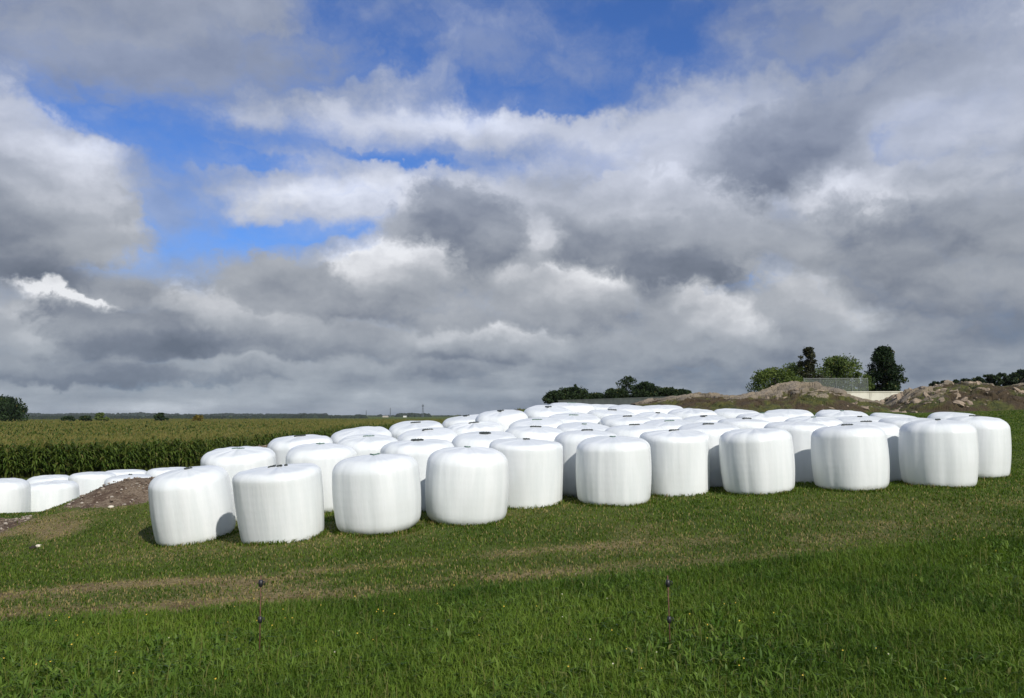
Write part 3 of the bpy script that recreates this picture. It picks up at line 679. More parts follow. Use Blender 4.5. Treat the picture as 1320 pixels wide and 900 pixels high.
NA, = (144,)
def bale_mesh(seed, Rr, H, taper, bulge, shoulder, facet):
    g = np.random.default_rng(seed)
    th = np.linspace(0, 2 * math.pi, NA, endpoint=False)
    # profile parameter: bottom centre -> side -> top centre
    prof = []                                      # (radius fraction, height, v)
    rs, rb = shoulder, shoulder * .8; dome = .020 + .015 * g.random()
    for k in (0, .5, .85): prof.append((k * (1 - rb / Rr), 0.0))
    for k in range(7):
        a = math.pi / 2 * k / 6; prof.append((1 - rb / Rr * (1 - math.sin(a)), rb * .9 * (1 - math.cos(a))))
    zs = np.linspace(rb * .9, H - rs * .8, 16)[1:-1]
    for z in zs: prof.append((1.0, z))
    for k in range(10):
        a = math.pi / 2 * k / 9; prof.append((1 - rs / Rr * (1 - math.cos(a)), H - rs * .8 + rs * .8 * math.sin(a) - 0 * dome))
    r0 = prof[-1][0]
    for k in np.linspace(1, 0, 9)[1:]: prof.append((r0 * k, H + dome * (1 - k * k) * 1.0))
    prof = np.array(prof); nf_ = len(prof)
    t_ = prof[:, 1] / H
    side = sst(.0, .25, prof[:, 0])
    low = np.zeros(NA)
    for kk in range(2, 6): low += g.normal(0, .019 / (kk ** .5)) * np.cos(kk * th + g.uniform(0, 6.28))
    # soft flats where the film is pulled tight over the bale
    nfac = g.integers(7, 12); fa = np.abs(np.cos(nfac * th / 2 + g.uniform(0, 6.28) + .4 * np.sin(th + g.uniform(0, 6))))
    creases = np.zeros((nf_, NA))
    for _ in range(g.integers(9, 16)):
        c0 = g.uniform(0, 2 * math.pi); wd = g.uniform(.03, .11); dp = g.uniform(.002, .006) * g.choice([-1, -1, 1])
        d = (th - c0 + math.pi) % (2 * math.pi) - math.pi
        t0, t1 = sorted(g.uniform(-.2, 1.25, 2)); t1 = max(t1, t0 + .4)
        env = sst(t0 - .15, t0 + .1, t_) * (1 - sst(t1 - .1, t1 + .2, t_))
        drift = g.normal(0, .05)
        creases += dp * env[:, None] * np.exp(-((d[None, :] - drift * (t_[:, None] - .5)) / wd) ** 2)
    base = Rr * (1 + low + facet * (fa - .6))
    rad = prof[:, 0:1] * base[None, :] * (1 + bulge * (np.sin(np.clip(t_, 0, 1) * math.pi)[:, None] - .75) + taper * (t_[:, None] - .5))
    rad = rad + creases * side[:, None] * sst(.78, .97, prof[:, 0:1]) * (1 - .6 * (t_[:, None] > .93))
    X = rad * np.cos(th); Y = rad * np.sin(th)
    Zz = np.repeat(prof[:, 1:2], NA, 1)
    # uneven top edge and dimples
    rr_ = prof[:, 0:1]
    Zz = Zz + sst(.5, 1, t_)[:, None] * (rr_ * (.014 * np.cos(th + g.uniform(0, 6)) + .010 * np.cos(2 * th + g.uniform(0, 6))))
    Zz = Zz + (t_[:, None] > .98) * rr_ * (1.15 - rr_) * .022 * sum(g.normal(0, .35) * np.cos(kk * th + g.uniform(0, 6)) for kk in (3, 5, 7, 11))[None, :]
    V = np.stack([X, Y, Zz], -1)
    me = np_mesh('wrapped_bale', V.reshape(-1, 3), [grid_faces(NA, nf_, True)], smooth=True)
    # uv: u = angle, v = height
    uvl = me.uv_layers.new(name='UVMap')
    li = np.empty(len(me.loops), np.int32); me.loops.foreach_get('vertex_index', li)
    u = (li % NA) / NA; row = li // NA
    s_ = np.cumsum(np.r_[0, np.hypot(np.diff(prof[:, 0] * Rr), np.diff(prof[:, 1]))]); s_ = s_ / s_[-1]
    loops = u.reshape(-1, 4); big = loops.max(1, keepdims=True) > .9
    loops = np.where(big & (loops < .1), loops + 1, loops)
    uvl.data.foreach_set('uv', np.c_[loops.ravel(), t_[row]].astype(np.float32).ravel())
    return me, (lambda r: H + dome * (1 - min(1, (r / (r0 * Rr)) ** 2)))

MARKS = {   # strokes on the top, metres in the bale's own axes (x right, y away)
 'ring': [[(-.10, .0), (-.06, -.05), (0, -.07), (.07, -.05), (.11, 0)], [(-.10, .02), (-.05, .06), (.03, .07), (.10, .04)]],
 'tick': [[(-.07, .05), (-.02, -.03), (.0, -.06)], [(.0, -.06), (.04, .0), (.07, .04)]],
 'hook': [[(-.09, -.05), (-.08, .0), (-.03, .03), (.05, .04), (.11, .035)], [(-.09, -.05), (-.06, -.03)]],
 'line': [[(-.10, .0), (-.03, .01), (.05, .0), (.11, .02)], [(-.10, -.015), (-.07, -.02)]],
 'flag': [[(-.08, .06), (-.02, .05), (.08, .06)], [(-.07, .05), (-.02, -.07), (.01, .03)]],
 'word': [[(-.12, -.06), (-.08, .02), (-.05, .05)], [(-.09, 0), (-.04, 0)], [(-.01, -.02), (.03, .03), (.06, -.02)], [(.08, .03), (.12, .06)]],
 'knot': [[(-.04, .0), (-.01, -.02), (.02, .0), (0, .02), (-.03, .01)], [(.02, .0), (.07, .03)]],
 'zig': [[(-.08, .03), (-.04, .0), (-.01, .04)], [(.0, -.06), (.03, .0), (.07, .03)]],
 'faint': [[(-.06, .03), (-.01, -.01), (.04, .02)]],
}
def mark_mesh(kind, hf, fat, ca, sa):
    mb = MB()
    for st in MARKS[kind]:
        n = len(st); pts = []
        for i in range(n - 1):
            for k in range(5):
                u = k / 5; pts.append((st[i][0] * (1 - u) + st[i + 1][0] * u, st[i][1] * (1 - u) + st[i + 1][1] * u))
        pts.append(st[-1]); m_ = len(pts)
        P3 = [(x * ca - y * sa, x * sa + y * ca, hf(math.hypot(x, y)) + .006 + .004 * abs(math.sin(i * .9))) for i, (x, y) in enumerate(pts)]
        mb.tube(P3, [fat * (.6 + .8 * abs(math.sin(1.3 + i * 1.1))) if 0 < i < m_ - 1 else fat * .35 for i in range(m_)], 6)
    return mb

# key: (mark, tone, label)
G_F, G_M, G_R, G_L = 'white wrapped bales of the front row', 'white wrapped bales in the middle rows', 'white wrapped bales along the rear edge', 'white wrapped bales on the lower ground'
INFO = {
'F1': ('knot', 1, 'leftmost bale of the front row, its right side shaded by the next bale', G_F),
'F2': ('word', 1, 'front bale standing nearest the camera, second from the left, dark scribble on top', G_F),
'F3': ('tick', 2, 'third bale from the left in the front row, right of the nearest bale', G_F),
'F4': ('faint', 2, 'fourth bale from the left in the front row, rounded shoulders, wholly in view', G_F),
'F5': ('knot', 1, 'fifth front row bale from the left, set back, left edge covered by the fourth', G_F),
'F6': ('faint', 2, 'sixth front row bale from the left, straight creased left side, wholly in view', G_F),
'F7': ('hook', 1, 'seventh front row bale from the left, slim, left edge hidden behind the sixth', G_F),
'F8': (None, 1, 'eighth front row bale from the left, pleated grey left side, no mark visible on top', G_F),
'F9': ('hook', 1, 'third bale from the right in the front row, dark gaps on both its sides', G_F),
'F10': ('knot', 1, 'second bale from the right end of the front row, wide and squat', G_F),
'F11': ('line', 1, 'rightmost bale of all, its left half behind the neighbouring front bale', G_F),
'S1': ('line', 2, 'bale directly behind the gap between the two leftmost front bales', G_M),
'S2': ('zig', 2, 'bale behind the gap between the second and third front bales, green zigzag on top', G_M),
'S3': ('line', 1, 'leftmost bale of the rear edge, its left rim against the soil heap', G_R),
'S4': (None, 1, 'second rear edge bale from the left, broad plain top against the corn field', G_R),
'S5': ('line', 2, 'bale with a faint dashed mark in front of the second rear edge bale', G_M),
'S6': ('ring', 1, 'bale with a dark oval ring on top, behind the third and fourth front bales', G_M),
'S7': ('line', 1, 'third rear edge bale from the left, highest against the corn field below the masts', G_R),
'S8': ('hook', 1, 'bale with a black hook mark, between the oval ring bale and the rear edge', G_M),
'S9': ('ring', 1, 'bale with flat ring mark, behind the gap between fourth and fifth front bales', G_M),
'S10': ('flag', 1, 'fourth rear edge bale from the left, the first to cover the distant woods', G_R),
'S11': ('hook', 1, 'bale with a blurred hook mark directly in front of the fourth rear edge bale', G_M),
'S12': ('flag', 1, 'fifth rear edge bale from the left, bare sky behind its domed top', G_R),
'S13': ('line', 2, 'bale with a faint line mark, third one back above the fifth front bale', G_M),
'S14': ('hook', 1, 'bale with a bold black blob and tail, directly behind the fifth front bale', G_M),
'S15': ('flag', 1, 'sixth rear edge bale from the left, just right of the small brown heap', G_R),
'S16': ('line', 2, 'seventh rear edge bale from the left, below the left end of the grey wall', G_R),
'S17': ('line', 2, 'bale with its shadowed rear rim, third back between the fifth and sixth front bales', G_M),
'S18': ('faint', 2, 'bale with a faint mark, second back between the fifth and sixth front bales', G_M),
'S19': ('hook', 1, 'bale with long curved mark in the gap between fifth and sixth front bales', G_M),
'S20': (None, 1, 'eighth rear edge bale from the left, plain dome against the long grey wall', G_R),
'S21': ('line', 1, 'bale with thin line mark, in front of the plain dome below the grey wall', G_M),
'S22': ('line', 1, 'bale with a straight dash, third back above the sixth front bale', G_M),
'S23': (None, 1, 'ninth rear edge bale from the left, low dome below the middle of the grey wall', G_R),
'S24': (None, 1, 'tenth rear edge bale from the left, low dome where the grey wall meets the rock', G_R),
'S25': ('line', 1, 'bale with a short dash, immediately behind the sixth front bale', G_M),
'S26': ('faint', 1, 'bale with a shaded left rim, just below the tenth rear edge bale', G_M),
'S27': ('line', 2, 'bale with a faint dash, behind the seventh front bale and to its left', G_M),
'S28': (None, 1, 'eleventh rear edge bale from the left, under the pale left end of the rock', G_R),
'S29': ('flag', 1, 'bale with a small black triangle mark, above and right of the seventh front bale', G_M),
'S30': ('line', 1, 'bale in the gap between the seventh and eighth front bales', G_M),
'S31': (None, 1, 'twelfth rear edge bale from the left, narrow dome against mossy rock', G_R),
'S32': ('faint', 2, 'bale with a faint mark, just below the twelfth rear edge bale', G_M),
'S33': ('hook', 1, 'bale with a curved dark mark, behind the left side of the eighth front bale', G_M),
'S34': (None, 1, 'fifth rear edge bale from the right, smooth dome between two mossy green gaps', G_R),
'S36': (None, 1, 'bale in the gap between the eighth and ninth front bales, partly shaded', G_M),
'S37': ('knot', 2, 'bale with a faint knot, second back between the eighth and ninth front bales', G_M),
'S38': ('faint', 2, 'fourth rear edge bale from the right, highest dome below the pale wall', G_R),
'S39': ('faint', 1, 'bale directly in front of the fourth rear edge bale from the right', G_M),
'S40': ('line', 1, 'bale in the gap between the third last and second last front bales', G_M),
'S41': (None, 1, 'third rear edge bale from the right, low plain dome beside the second rock', G_R),
'S42': (None, 1, 'bale with bright plain top, behind and left of the second last front bale', G_M),
'S43': (None, 1, 'rear edge bale farthest to the right, below the stony rock and grass', G_R),
'L1': (None, 1, 'bale cut by the left edge of the photo, on the lower ground', G_L),
'L2': (None, 1, 'lower ground bale with both sides in view, just right of the cut off one', G_L),
'L3': (None, 1, 'lower ground bale peeping out behind the first two at the left edge', G_L),
'L4': (None, 1, 'lower ground bale half hidden by the grassy slope, centre of its row', G_L),
'L5': ('faint', 1, 'lower ground bale right behind the brown soil mound, faint mark on its top edge', G_L),
'L6': (None, 1, 'lower ground bale farthest back, touching the foot of the corn', G_L),
'L7': (None, 1, 'lower ground bale last to the right, partly behind the leftmost front bale', G_L),
}
SHAPE = {  # taper, bulge, shoulder, facet
'F1': (-.03, .06, .22, .024), 'F2': (.08, .03, .14, .012), 'F3': (.02, .06, .23, .024), 'F4': (.0, .07, .24, .020), 'F5': (.03, .02, .12, .008), 'F6': (.01, .05, .18, .022),
'F7': (.02, .01, .14, .012), 'F8': (.02, .06, .19, .026), 'F9': (.01, .06, .19, .026), 'F10': (.03, .07, .21, .024), 'F11': (-.02, .06, .23, .020)}
#ADJ#
for i, (k, (bx, by, bw, zt)) in enumerate(BALES.items()):
    dz_, dw_, dx_ = ADJ.get(k, (0, 0, 0))
    bx += dx_; bw += dw_
    Rr = bw / 2
    e = .5
    zc, zx0, zx1, zy0, zy1 = ground_z([bx, bx - e, bx + e, bx, bx], [by, by, by, by - e, by + e], False)
    nx, ny = -(zx1 - zx0) / (2 * e), -(zy1 - zy0) / (2 * e)
    if k[0] == 'L': nx *= .3; ny *= .3
    rj = random.Random(100 + i)
    nx = max(-.10, min(.10, nx)) + rj.uniform(-.035, .035); ny = max(-.10, min(.05, ny)) + rj.uniform(-.03, .03) - .045
    base = zc - .035
    H = (zt + dz_ + Z0) - base - .05
    H = max(.92, min(1.24, H))
    if k[0] == 'L': H = 1.06; base = zt + dz_ + Z0 - H - .05
    sh = SHAPE.get(k, (rj.uniform(-.03, .06), rj.uniform(.01, .075), rj.uniform(.15, .22), rj.uniform(.012, .024)))
    me, hf = bale_mesh(500 + i * 7, Rr, H, *sh)
    o = link('wrapped_bale', me, film)
    o.location = (bx, by, base)
    up = Vector((nx, ny, 1)).normalized()
    yaw = rj.uniform(0, 6.28)
    q = Vector((0, 0, 1)).rotation_difference(up)
    o.rotation_mode = 'QUATERNION'
    o.rotation_quaternion = q @ Matrix.Rotation(yaw, 3, 'Z').to_quaternion()
    mk, tone, lab, grp = INFO[k]
    tag(o, 'white ' + lab if lab.startswith('bale') else lab, 'bale', grp)
    if len(o['label'].split()) > 16: print('LONG', k, len(o['label'].split()), o['label'])
    if mk:
        a = -yaw + rj.uniform(-.25, .25)
        mark_mesh(mk, hf, (.011 if tone == 1 else .007) * (1 + .02 * by), math.cos(a), math.sin(a)).build('film_tie', ink if tone == 1 else ink2, o, smooth=True)

# ------------------------------------------------------------------ electric fence posts
rust = simple('rusty_rod', (.11, .055, .03, 1), .8, var=.35, scale=40)
black = simple('black_plastic', (.018, .018, .020, 1), .45)
for (px, py, Y, hgt_, lean, lab) in [(335, 826, 6.0, .56, -.004, 'rusty fence rod standing in the grass in front of the two leftmost bales'),
                                     (864, 828, 6.0, .56, -.012, 'rusty fence rod standing in the grass in front of the right half of the bales')]:
    q = at(px, py, Y)
    zb = float(ground_z([q.x], [q.y])[0])
    o = empty('fence_rod', (q.x, q.y, zb)); tag(o, lab, 'fence post', 'electric fence rods in the grass')
    ztop = at(px, 742, Y).z - zb
    mb = MB(); mb.tube([(0, 0, -.05), (lean * .5, 0, ztop * .5), (lean, 0, ztop)], .0048, 8); mb.build('rod', rust, o, True)
    for zz_, s_ in ((at(px, 752, Y).z - zb, 1.0), (at(px, 799, Y).z - zb, .95)):
        mb = MB(); xx = lean * zz_ / ztop
        mb.lathe([(.007, -.026 * s_), (.014 * s_, -.022 * s_), (.017 * s_, -.008), (.019 * s_, 0), (.017 * s_, .008), (.014 * s_, .022 * s_), (.007, .026 * s_)], (xx, 0, zz_), 14)
        mb.tube([(xx + .014, 0, zz_ + .012), (xx + .027, -.004, zz_ + .016), (xx + .031, -.006, zz_ + .002), (xx + .027, -.004, zz_ - .012)], .0035, 6)
        mb.build('insulator', black, o, True)

# ------------------------------------------------------------------ rocks
def rock_material(name, moss):
    m, t, p = material(name)
    co = t.n.new('ShaderNodeTexCoord').outputs['Object']
    geo = t.n.new('ShaderNodeNewGeometry').outputs['Normal']
    n1 = t.noise(co, .9, 6, .6)[0]; n2 = t.noise(co, 4.0, 7, .7)[0]; n3 = t.noise(co, 14, 5, .7)[0]
    st = t.mix(t.mr(t.math('ADD', t.math('MULTIPLY', t.attr('tone')[2], .6), t.math('MULTIPLY', n2, .5)), .3, .8), (.10, .082, .056, 1), (.32, .26, .18, 1))
    st = t.mix(t.mr(n1, .4, .6, 0, .6), st, (.26, .225, .19, 1))
    st = t.mix(t.mr(n3, .58, .7, 0, .7), st, (.09, .07, .055, 1))
    ms = t.mix(t.mr(n2, .4, .6), (.050, .060, .012, 1), (.11, .11, .022, 1))
    ms = t.mix(t.mr(n1, .42, .58, 0, .9), ms, (.070, .044, .024, 1))
    a = t.attr('moss')[2]
    f = t.math('ADD', a, t.math('ADD', t.math('MULTIPLY_ADD', n1, 1.3, -.65), t.math('MULTIPLY_ADD', n2, 1.4, -.7)))
    t.put(p.inputs['Base Color'], t.mix(t.mr(f, .40, .60), st, ms))
    p.inputs['Roughness'].default_value = .9
    t.put(p.inputs['Normal'], t.bump(t.math('MULTIPLY_ADD', n3, .4, n2), .22, .9))
    return m
rock_m = rock_material('mossy_granite', 0)
def cells(x, y, seed):
    """jittered cell pattern: (random value of the cell, distance to the nearest crack, offset inside the cell)"""
    x = np.asarray(x, float); y = np.asarray(y, float); xi, yi = np.floor(x), np.floor(y)
    def h(i, j, k):
        n = np.sin(i * 127.1 + j * 311.7 + k * 74.7 + seed * 9.1) * 43758.5453
        return n - np.floor(n)
    d1 = np.full(x.shape, 9.0); d2 = np.full(x.shape, 9.0); val = np.zeros(x.shape); ox = np.zeros(x.shape); oy = np.zeros(x.shape)
    for di in (-1, 0, 1):
        for dj in (-1, 0, 1):
            ci, cj = xi + di, yi + dj; px_ = ci + h(ci, cj, 1); py_ = cj + h(ci, cj, 2); d = np.hypot(x - px_, y - py_)
            m = d < d1
            d2 = np.where(m, d1, np.minimum(d2, d)); val = np.where(m, h(ci, cj, 3), val); ox = np.where(m, x - px_, ox); oy = np.where(m, y - py_, oy); d1 = np.where(m, d, d1)
    return val, d2 - d1, ox, oy
def outcrop(name, crest_px, Y, depth, label, mossb, seed, foot=532, nu=620, nv=230, rough=.16, block=.9, lift=0):
    """a whale-backed rock: crest heights by bearing, real thickness front to back"""
    cp_ = np.array([[at(a, b + lift, Y).x, at(a, b + lift, Y).z] for a, b in crest_px])
    xs = np.linspace(cp_[0, 0], cp_[-1, 0], nu); cz = np.interp(xs, cp_[:, 0], cp_[:, 1])
    v = np.linspace(-1, 1, nv)
    XX, VV = np.meshgrid(xs, v)
    YY = Y + VV * depth * (1 + .25 * vnoise(XX * .2, VV * 0, seed + 5, 2))
    gz_ = ground_z(XX.ravel(), YY.ravel(), False).reshape(XX.shape)
    prof = np.clip(1 - np.abs(VV) ** 2.1, 0, 1) ** .8
    n = vnoise(XX * .55, YY * .8, seed, 5, .55)
    top = np.maximum(cz[None, :] - gz_, 0.0)
    wx, wy = .5 * vnoise(XX * .7, YY * .7, seed + 2, 3), .5 * vnoise(XX * .7, YY * .7, seed + 3, 3)
    c1, e1, ox, oy = cells(XX * .75 + YY * .25 + wx, YY * 1.1 - XX * .2 + wy, seed)
    c2, e2, ox2, oy2 = cells(XX * 2.1 + YY * .5 + wx, YY * 2.6 - XX * .5 + wy, seed + 4)
    c3, e3, _, _ = cells(XX * 5.5 + wx, YY * 6 + wy, seed + 8)
    blk = block * (.16 * (c1 - .5) + .10 * ox * (c1 - .5) * 3 - .12 * oy - .10 * np.exp(-e1 / .07)) + block * .6 * (.12 * (c2 - .5) - .10 * oy2 - .07 * np.exp(-e2 / .08)) + block * .3 * (.08 * (c3 - .5) - .04 * np.exp(-e3 / .1))
    ZZ = gz_ - .25 + (top + .25) * prof + (rough * n + blk) * np.clip(prof * 1.6, 0, 1) * np.clip(top * 1.2, .12, 1)
    rel = np.clip((ZZ - gz_) / np.maximum(top, .25), 0, 1.1)
    moss = mossb[0] + (mossb[1] - mossb[0]) * rel + .35 * (.5 - c1) + .25 * (.5 - c2) + .5 * np.exp(-e2 / .06) * .6
    me = np_mesh(name, np.c_[XX.ravel(), YY.ravel(), ZZ.ravel()], [grid_faces(nu, nv)], smooth=False, attrs={'moss': moss.ravel(), 'tone': (c1 * .5 + c2 * .5).ravel()})
    return tag(link(name, me, rock_m), label, 'rock')
outcrop('rock_outcrop', [(815, 519), (845, 513), (880, 508.5), (905, 508), (940, 509), (965, 507), (985, 504), (1000, 497.5), (1020, 494.5), (1045, 496), (1062, 500), (1080, 508), (1105, 515.5), (1140, 520), (1170, 525), (1192, 536)], 40, 4.2,
        'long low outcrop of pinkish rock with brown and green moss behind the bales', (1.6, .12), 3, lift=1.5, block=1.0)
outcrop('rock_outcrop', [(1132, 529), (1148, 518), (1165, 507), (1182, 501), (1205, 497), (1228, 493), (1250, 492), (1270, 494), (1290, 501), (1306, 510), (1318, 519), (1330, 528)], 38, 3.4,
        'rounded stony rock hump right of the pale wall, broken surface', (1.35, .38), 17, rough=.16, block=1.0, lift=1.5)
# broken slabs lying on the hump and at its foot
slab_m = simple('broken_slab', (.27, .21, .15, 1), .9, var=.35, scale=2.5, bumpd=.04)
def rubble(n, px0, px1, y0, y1, smin, smax, seed, label, ref):
    rr_ = random.Random(seed); mb = MB(); dg = bpy.context.evaluated_depsgraph_get()
    for i in range(n):
        Y = rr_.uniform(y0, y1); X = (rr_.uniform(px0, px1) - 660) / F * Y
        ok, loc, nrm, _, ob_h, _ = scene.ray_cast(dg, Vector((X, Y, 12)), Vector((0, 0, -1)))
        if not ok or not ob_h.name.startswith(('rock', 'ground')): continue
        s_ = smin + (smax - smin) * rr_.random() ** 2.5
        v_, f_ = rock_blob((0, 0, 0), s_, seed * 1000 + i, 6, rr_.uniform(.28, .6))
        mt = Matrix.Rotation(rr_.uniform(0, 6.28), 3, 'Z'); tl = Vector((0, 0, 1)).rotation_difference((nrm + Vector((rr_.uniform(-.3, .3), rr_.uniform(-.3, .3), 0))).normalized()).to_matrix()
        sx_ = rr_.uniform(1.0, 1.9)
        mb._add([tuple(loc + Vector((0, 0, -s_ * .12)) + tl @ (mt @ Vector((q[0] * sx_, q[1], q[2])))) for q in v_], f_)
    return tag(mb.build('rubble', slab_m), label, 'rubble', kind='stuff')
rubble(150, 1150, 1325, 34.9, 39, .04, .22, 5, 'broken stone slabs strewn over the rounded hump', None)
rubble(60, 985, 1190, 36.2, 40, .04, .20, 6, 'loose stones lying on the mossy outcrop', None)
# ------------------------------------------------------------------ walls and net fence
conc_pale, t, p = material('pale_concrete')
co = t.n.new('ShaderNodeTexCoord').outputs['Object']
c = t.mix(t.mr(t.noise(co, 1.2, 5, .6)[0], .35, .65), (.66, .62, .51, 1), (.80, .76, .64, 1))
c = t.mix(t.mr(t.noise(t.vmath('MULTIPLY', co, (3, 3, .4)), 2, 4, .6)[0], .55, .7, 0, .4), c, (.34, .31, .24, 1))
t.put(p.inputs['Base Color'], c); p.inputs['Roughness'].default_value = .9
conc_grey = simple('grey_concrete', (.50, .47, .39, 1), .92, var=.16, scale=1.5)
def wall(a, b, zt, hgt_, th, name, mat, label, joints):
    o = empty(name, (a[0], a[1], zt - hgt_), math.atan2(b[1] - a[1], b[0] - a[0])); tag(o, label, 'wall')
    L = math.hypot(b[0] - a[0], b[1] - a[1]); n = max(1, int(L / joints)); pl = L / n
    mb = MB()
    for i in range(n): mb.box((pl * (i + .5), 0, hgt_ / 2 - .03), (pl - .02, th, hgt_ - .06))
    mb.build('wall_panels', mat, o)
    mb = MB(); mb.box((L / 2, 0, hgt_ - .03 + .002), (L + .04, th + .06, .06)); mb.build('coping', mat, o)
    return o
a, b = at(1060, 505, 50), at(1182, 505, 49)
wall((a.x, a.y), (b.x, b.y), a.z, 2.6, .25, 'concrete_wall', conc_pale, 'pale cream concrete wall in the dip between the two rocks', 2.4)
a, b = at(721, 516, 74), at(905, 508.5, 56)
wall((a.x, a.y), (b.x, b.y), a.z, 4.2, .25, 'concrete_wall', conc_grey, 'long low grey concrete wall below the dark bushes', 3.0)
# net fence
net, t, p = material('grey_netting')
co = t.n.new('ShaderNodeTexCoord').outputs['Object']
x1, y1, z1 = t.sep(co)
g1 = t.math('GREATER_THAN', t.math('FRACT', t.math('MULTIPLY', t.math('ADD', x1, y1), 18)), .62)
g2 = t.math('GREATER_THAN', t.math('FRACT', t.math('MULTIPLY', z1, 18)), .62)
al = t.math('MAXIMUM', g1, g2)
p.inputs['Base Color'].default_value = (.30, .33, .30, 1); p.inputs['Roughness'].default_value = .8
t.put(p.inputs['Alpha'], t.math('MULTIPLY', al, .26))
post_m = simple('grey_post', (.25, .26, .25, 1), .6, metal=.3)
a, b = at(1036, 488, 53), at(1118, 486.5, 53)
gz0 = at(1036, 508, 53).z
o = empty('net_fence', (a.x, a.y, gz0)); tag(o, 'see-through grey net fence in front of the bushes above the pale wall', 'fence')
Ln = b.x - a.x; hn = a.z - gz0
mb = MB(); mb.box((Ln / 2, 0, hn / 2), (Ln, .012, hn)); mb.build('netting', net, o)
for k_ in range(5):
    mb = MB(); mb.tube([(Ln * k_ / 4, -.03, -1.2), (Ln * k_ / 4, -.03, hn + .05)], .022, 8); mb.build('post', post_m, o)
mb = MB(); mb.tube([(0, -.03, hn), (Ln, -.03, hn)], .014, 8); mb.build('top_rail', post_m, o)

# ------------------------------------------------------------------ trees and bushes
bark = simple('bark', (.055, .045, .035, 1), .95, var=.3, scale=6)
def leafmat(name, lo, hi, trans=.3): return leaf_material(name, lo, hi, (.20, .17, .05, 1), trans, .6)
LM = {
 'dark': leafmat('dark_leaves', (.010, .022, .008, 1), (.030, .055, .016, 1), .15),
 'olive': leafmat('olive_leaves', (.060, .090, .022, 1), (.14, .18, .045, 1)),
 'mid': leafmat('mid_leaves', (.055, .085, .022, 1), (.125, .165, .042, 1)),
 'brownish': leafmat('bronze_leaves', (.020, .026, .014, 1), (.060, .062, .030, 1), .2),
 'yellow': leafmat('yellow_leaves', (.10, .08, .015, 1), (.18, .14, .03, 1)),
 'deep': leafmat('deep_leaves', (.016, .030, .012, 1), (.038, .060, .022, 1), .2)}
def crown_mesh(clumps, per, ls, seed, flat=.8, dryp=.02):
    g = np.random.default_rng(seed)
    C = np.array([c[:3] for c in clumps]); Rr = np.array([c[3] for c in clumps])
    n = (per * (Rr / Rr.mean()) ** 2).astype(int) + 4
    idx = np.repeat(np.arange(len(C)), n); N = len(idx)
    d = g.normal(size=(N, 3)); d /= np.linalg.norm(d, axis=1, keepdims=True)
    rad = g.random(N) ** .45 * (1 + .12 * g.normal(size=N) * (g.random(N) < .3))
    P = C[idx] + d * (Rr[idx] * rad)[:, None] * np.array([1, 1, flat])
    a = g.normal(size=(N, 3)); a /= np.linalg.norm(a, axis=1, keepdims=True)
    b_ = np.cross(a, g.normal(size=(N, 3))); b_ /= np.linalg.norm(b_, axis=1, keepdims=True)
    s = ls * g.uniform(.6, 1.3, N)[:, None]
    V = np.stack([P - a * s, P + b_ * s * .45, P + a * s, P - b_ * s * .45], 1).reshape(-1, 3)
    tone = np.clip(.5 + .22 * g.normal(size=len(C))[idx] + .25 * g.normal(size=N), 0, 1)
    T = np.repeat(np.c_[tone, (g.random(N) < dryp) * .7, tone * 0], 4, 0)
    return np_mesh('crown', V, [np.arange(N * 4).reshape(-1, 4)], attrs={'tint': T})
def tree(name, px0, px1, ytop, ybase, Y, kind, label, cat, group=None, style='round', nclump=26, per=130, ls=None, seed=1, stem=.18, zb=None):
    a, b = at(px0, ybase, Y), at(px1, ytop, Y)
    W, H, cx = (b.x - a.x) * 1.12, b.z - a.z, (a.x + b.x) / 2
    gz_ = float(ground_z([cx], [Y], False)[0]) if zb is None else zb
    base = min(a.z, gz_) if zb is None else zb
    o = empty(name, (cx, Y, base)); tag(o, label, cat, group)
    off = a.z - base; rr_ = random.Random(seed); cl = []
    ls = ls or Y * .0016
    def env(t):        # half width of the crown at relative height t
        if style == 'round': return math.sqrt(max(0, 1 - (2 * t - 1) ** 2)) ** .7
        if style == 'bush': return math.sqrt(max(0.02, 1 - t ** 2))
        if style == 'cone': return (1.06 - t) ** .7 * min(1, .85 + t)
        if style == 'tall': return [.95, 1.0, .75, .55, .62, .7, .35][min(6, int(t * 7))]
        if style == 'spread': return .35 + .65 * t if t < .8 else (1 - (t - .8) * 3)
    c0 = off + H * stem; ch = H * (1 - stem)
    for i in range(nclump):
        t_ = (i + rr_.random()) / nclump; e_ = env(t_); an = rr_.uniform(0, 6.28); q = rr_.random() ** .5
        r_ = W * (.07 + .10 * rr_.random()) * (1.0 if style != 'tall' else .85)
        cl.append((math.cos(an) * max(0, W / 2 * e_ - r_ * .6) * q, math.sin(an) * max(0, W / 2 * e_ - r_ * .6) * q, c0 + max(r_ * .4, min(ch - r_ * .7, ch * t_)), r_))
    mb = MB(); tr = max(.04, H * .022)
    mb.tube([(0, 0, -.3), (tr, 0, c0 * .6 + .05), (0, tr, c0 + ch * .4), (-tr, 0, c0 + ch * .8)], [tr * 1.4, tr, tr * .7, tr * .2], 7)
    for c_ in cl[::2]:
        s_ = (0, 0, c0 * .7 + (c_[2] - c0) * .45); mid = ((s_[0] + c_[0]) * .45, (s_[1] + c_[1]) * .45, (s_[2] * .45 + c_[2] * .55) + .05)
        mb.tube([s_, mid, c_[:3]], [tr * .5, tr * .32, tr * .12], 5)
    mb.build('trunk', bark, o, True)
    link('crown', crown_mesh(cl, per, ls, seed), LM[kind], o)
    return o
GB = 'trees and bushes behind the pale wall'
tree('bush', 962, 1038, 474, 506, 64, 'olive', 'light green bush sloping down to the left behind the rock crest', 'bush', GB, 'bush', 46, 130, seed=3, stem=.02)
tree('bush', 984, 1064, 468, 505, 69, 'olive', 'light green upper bush just left of the thin bronze tree', 'bush', GB, 'bush', 26, 120, seed=33, stem=.02)
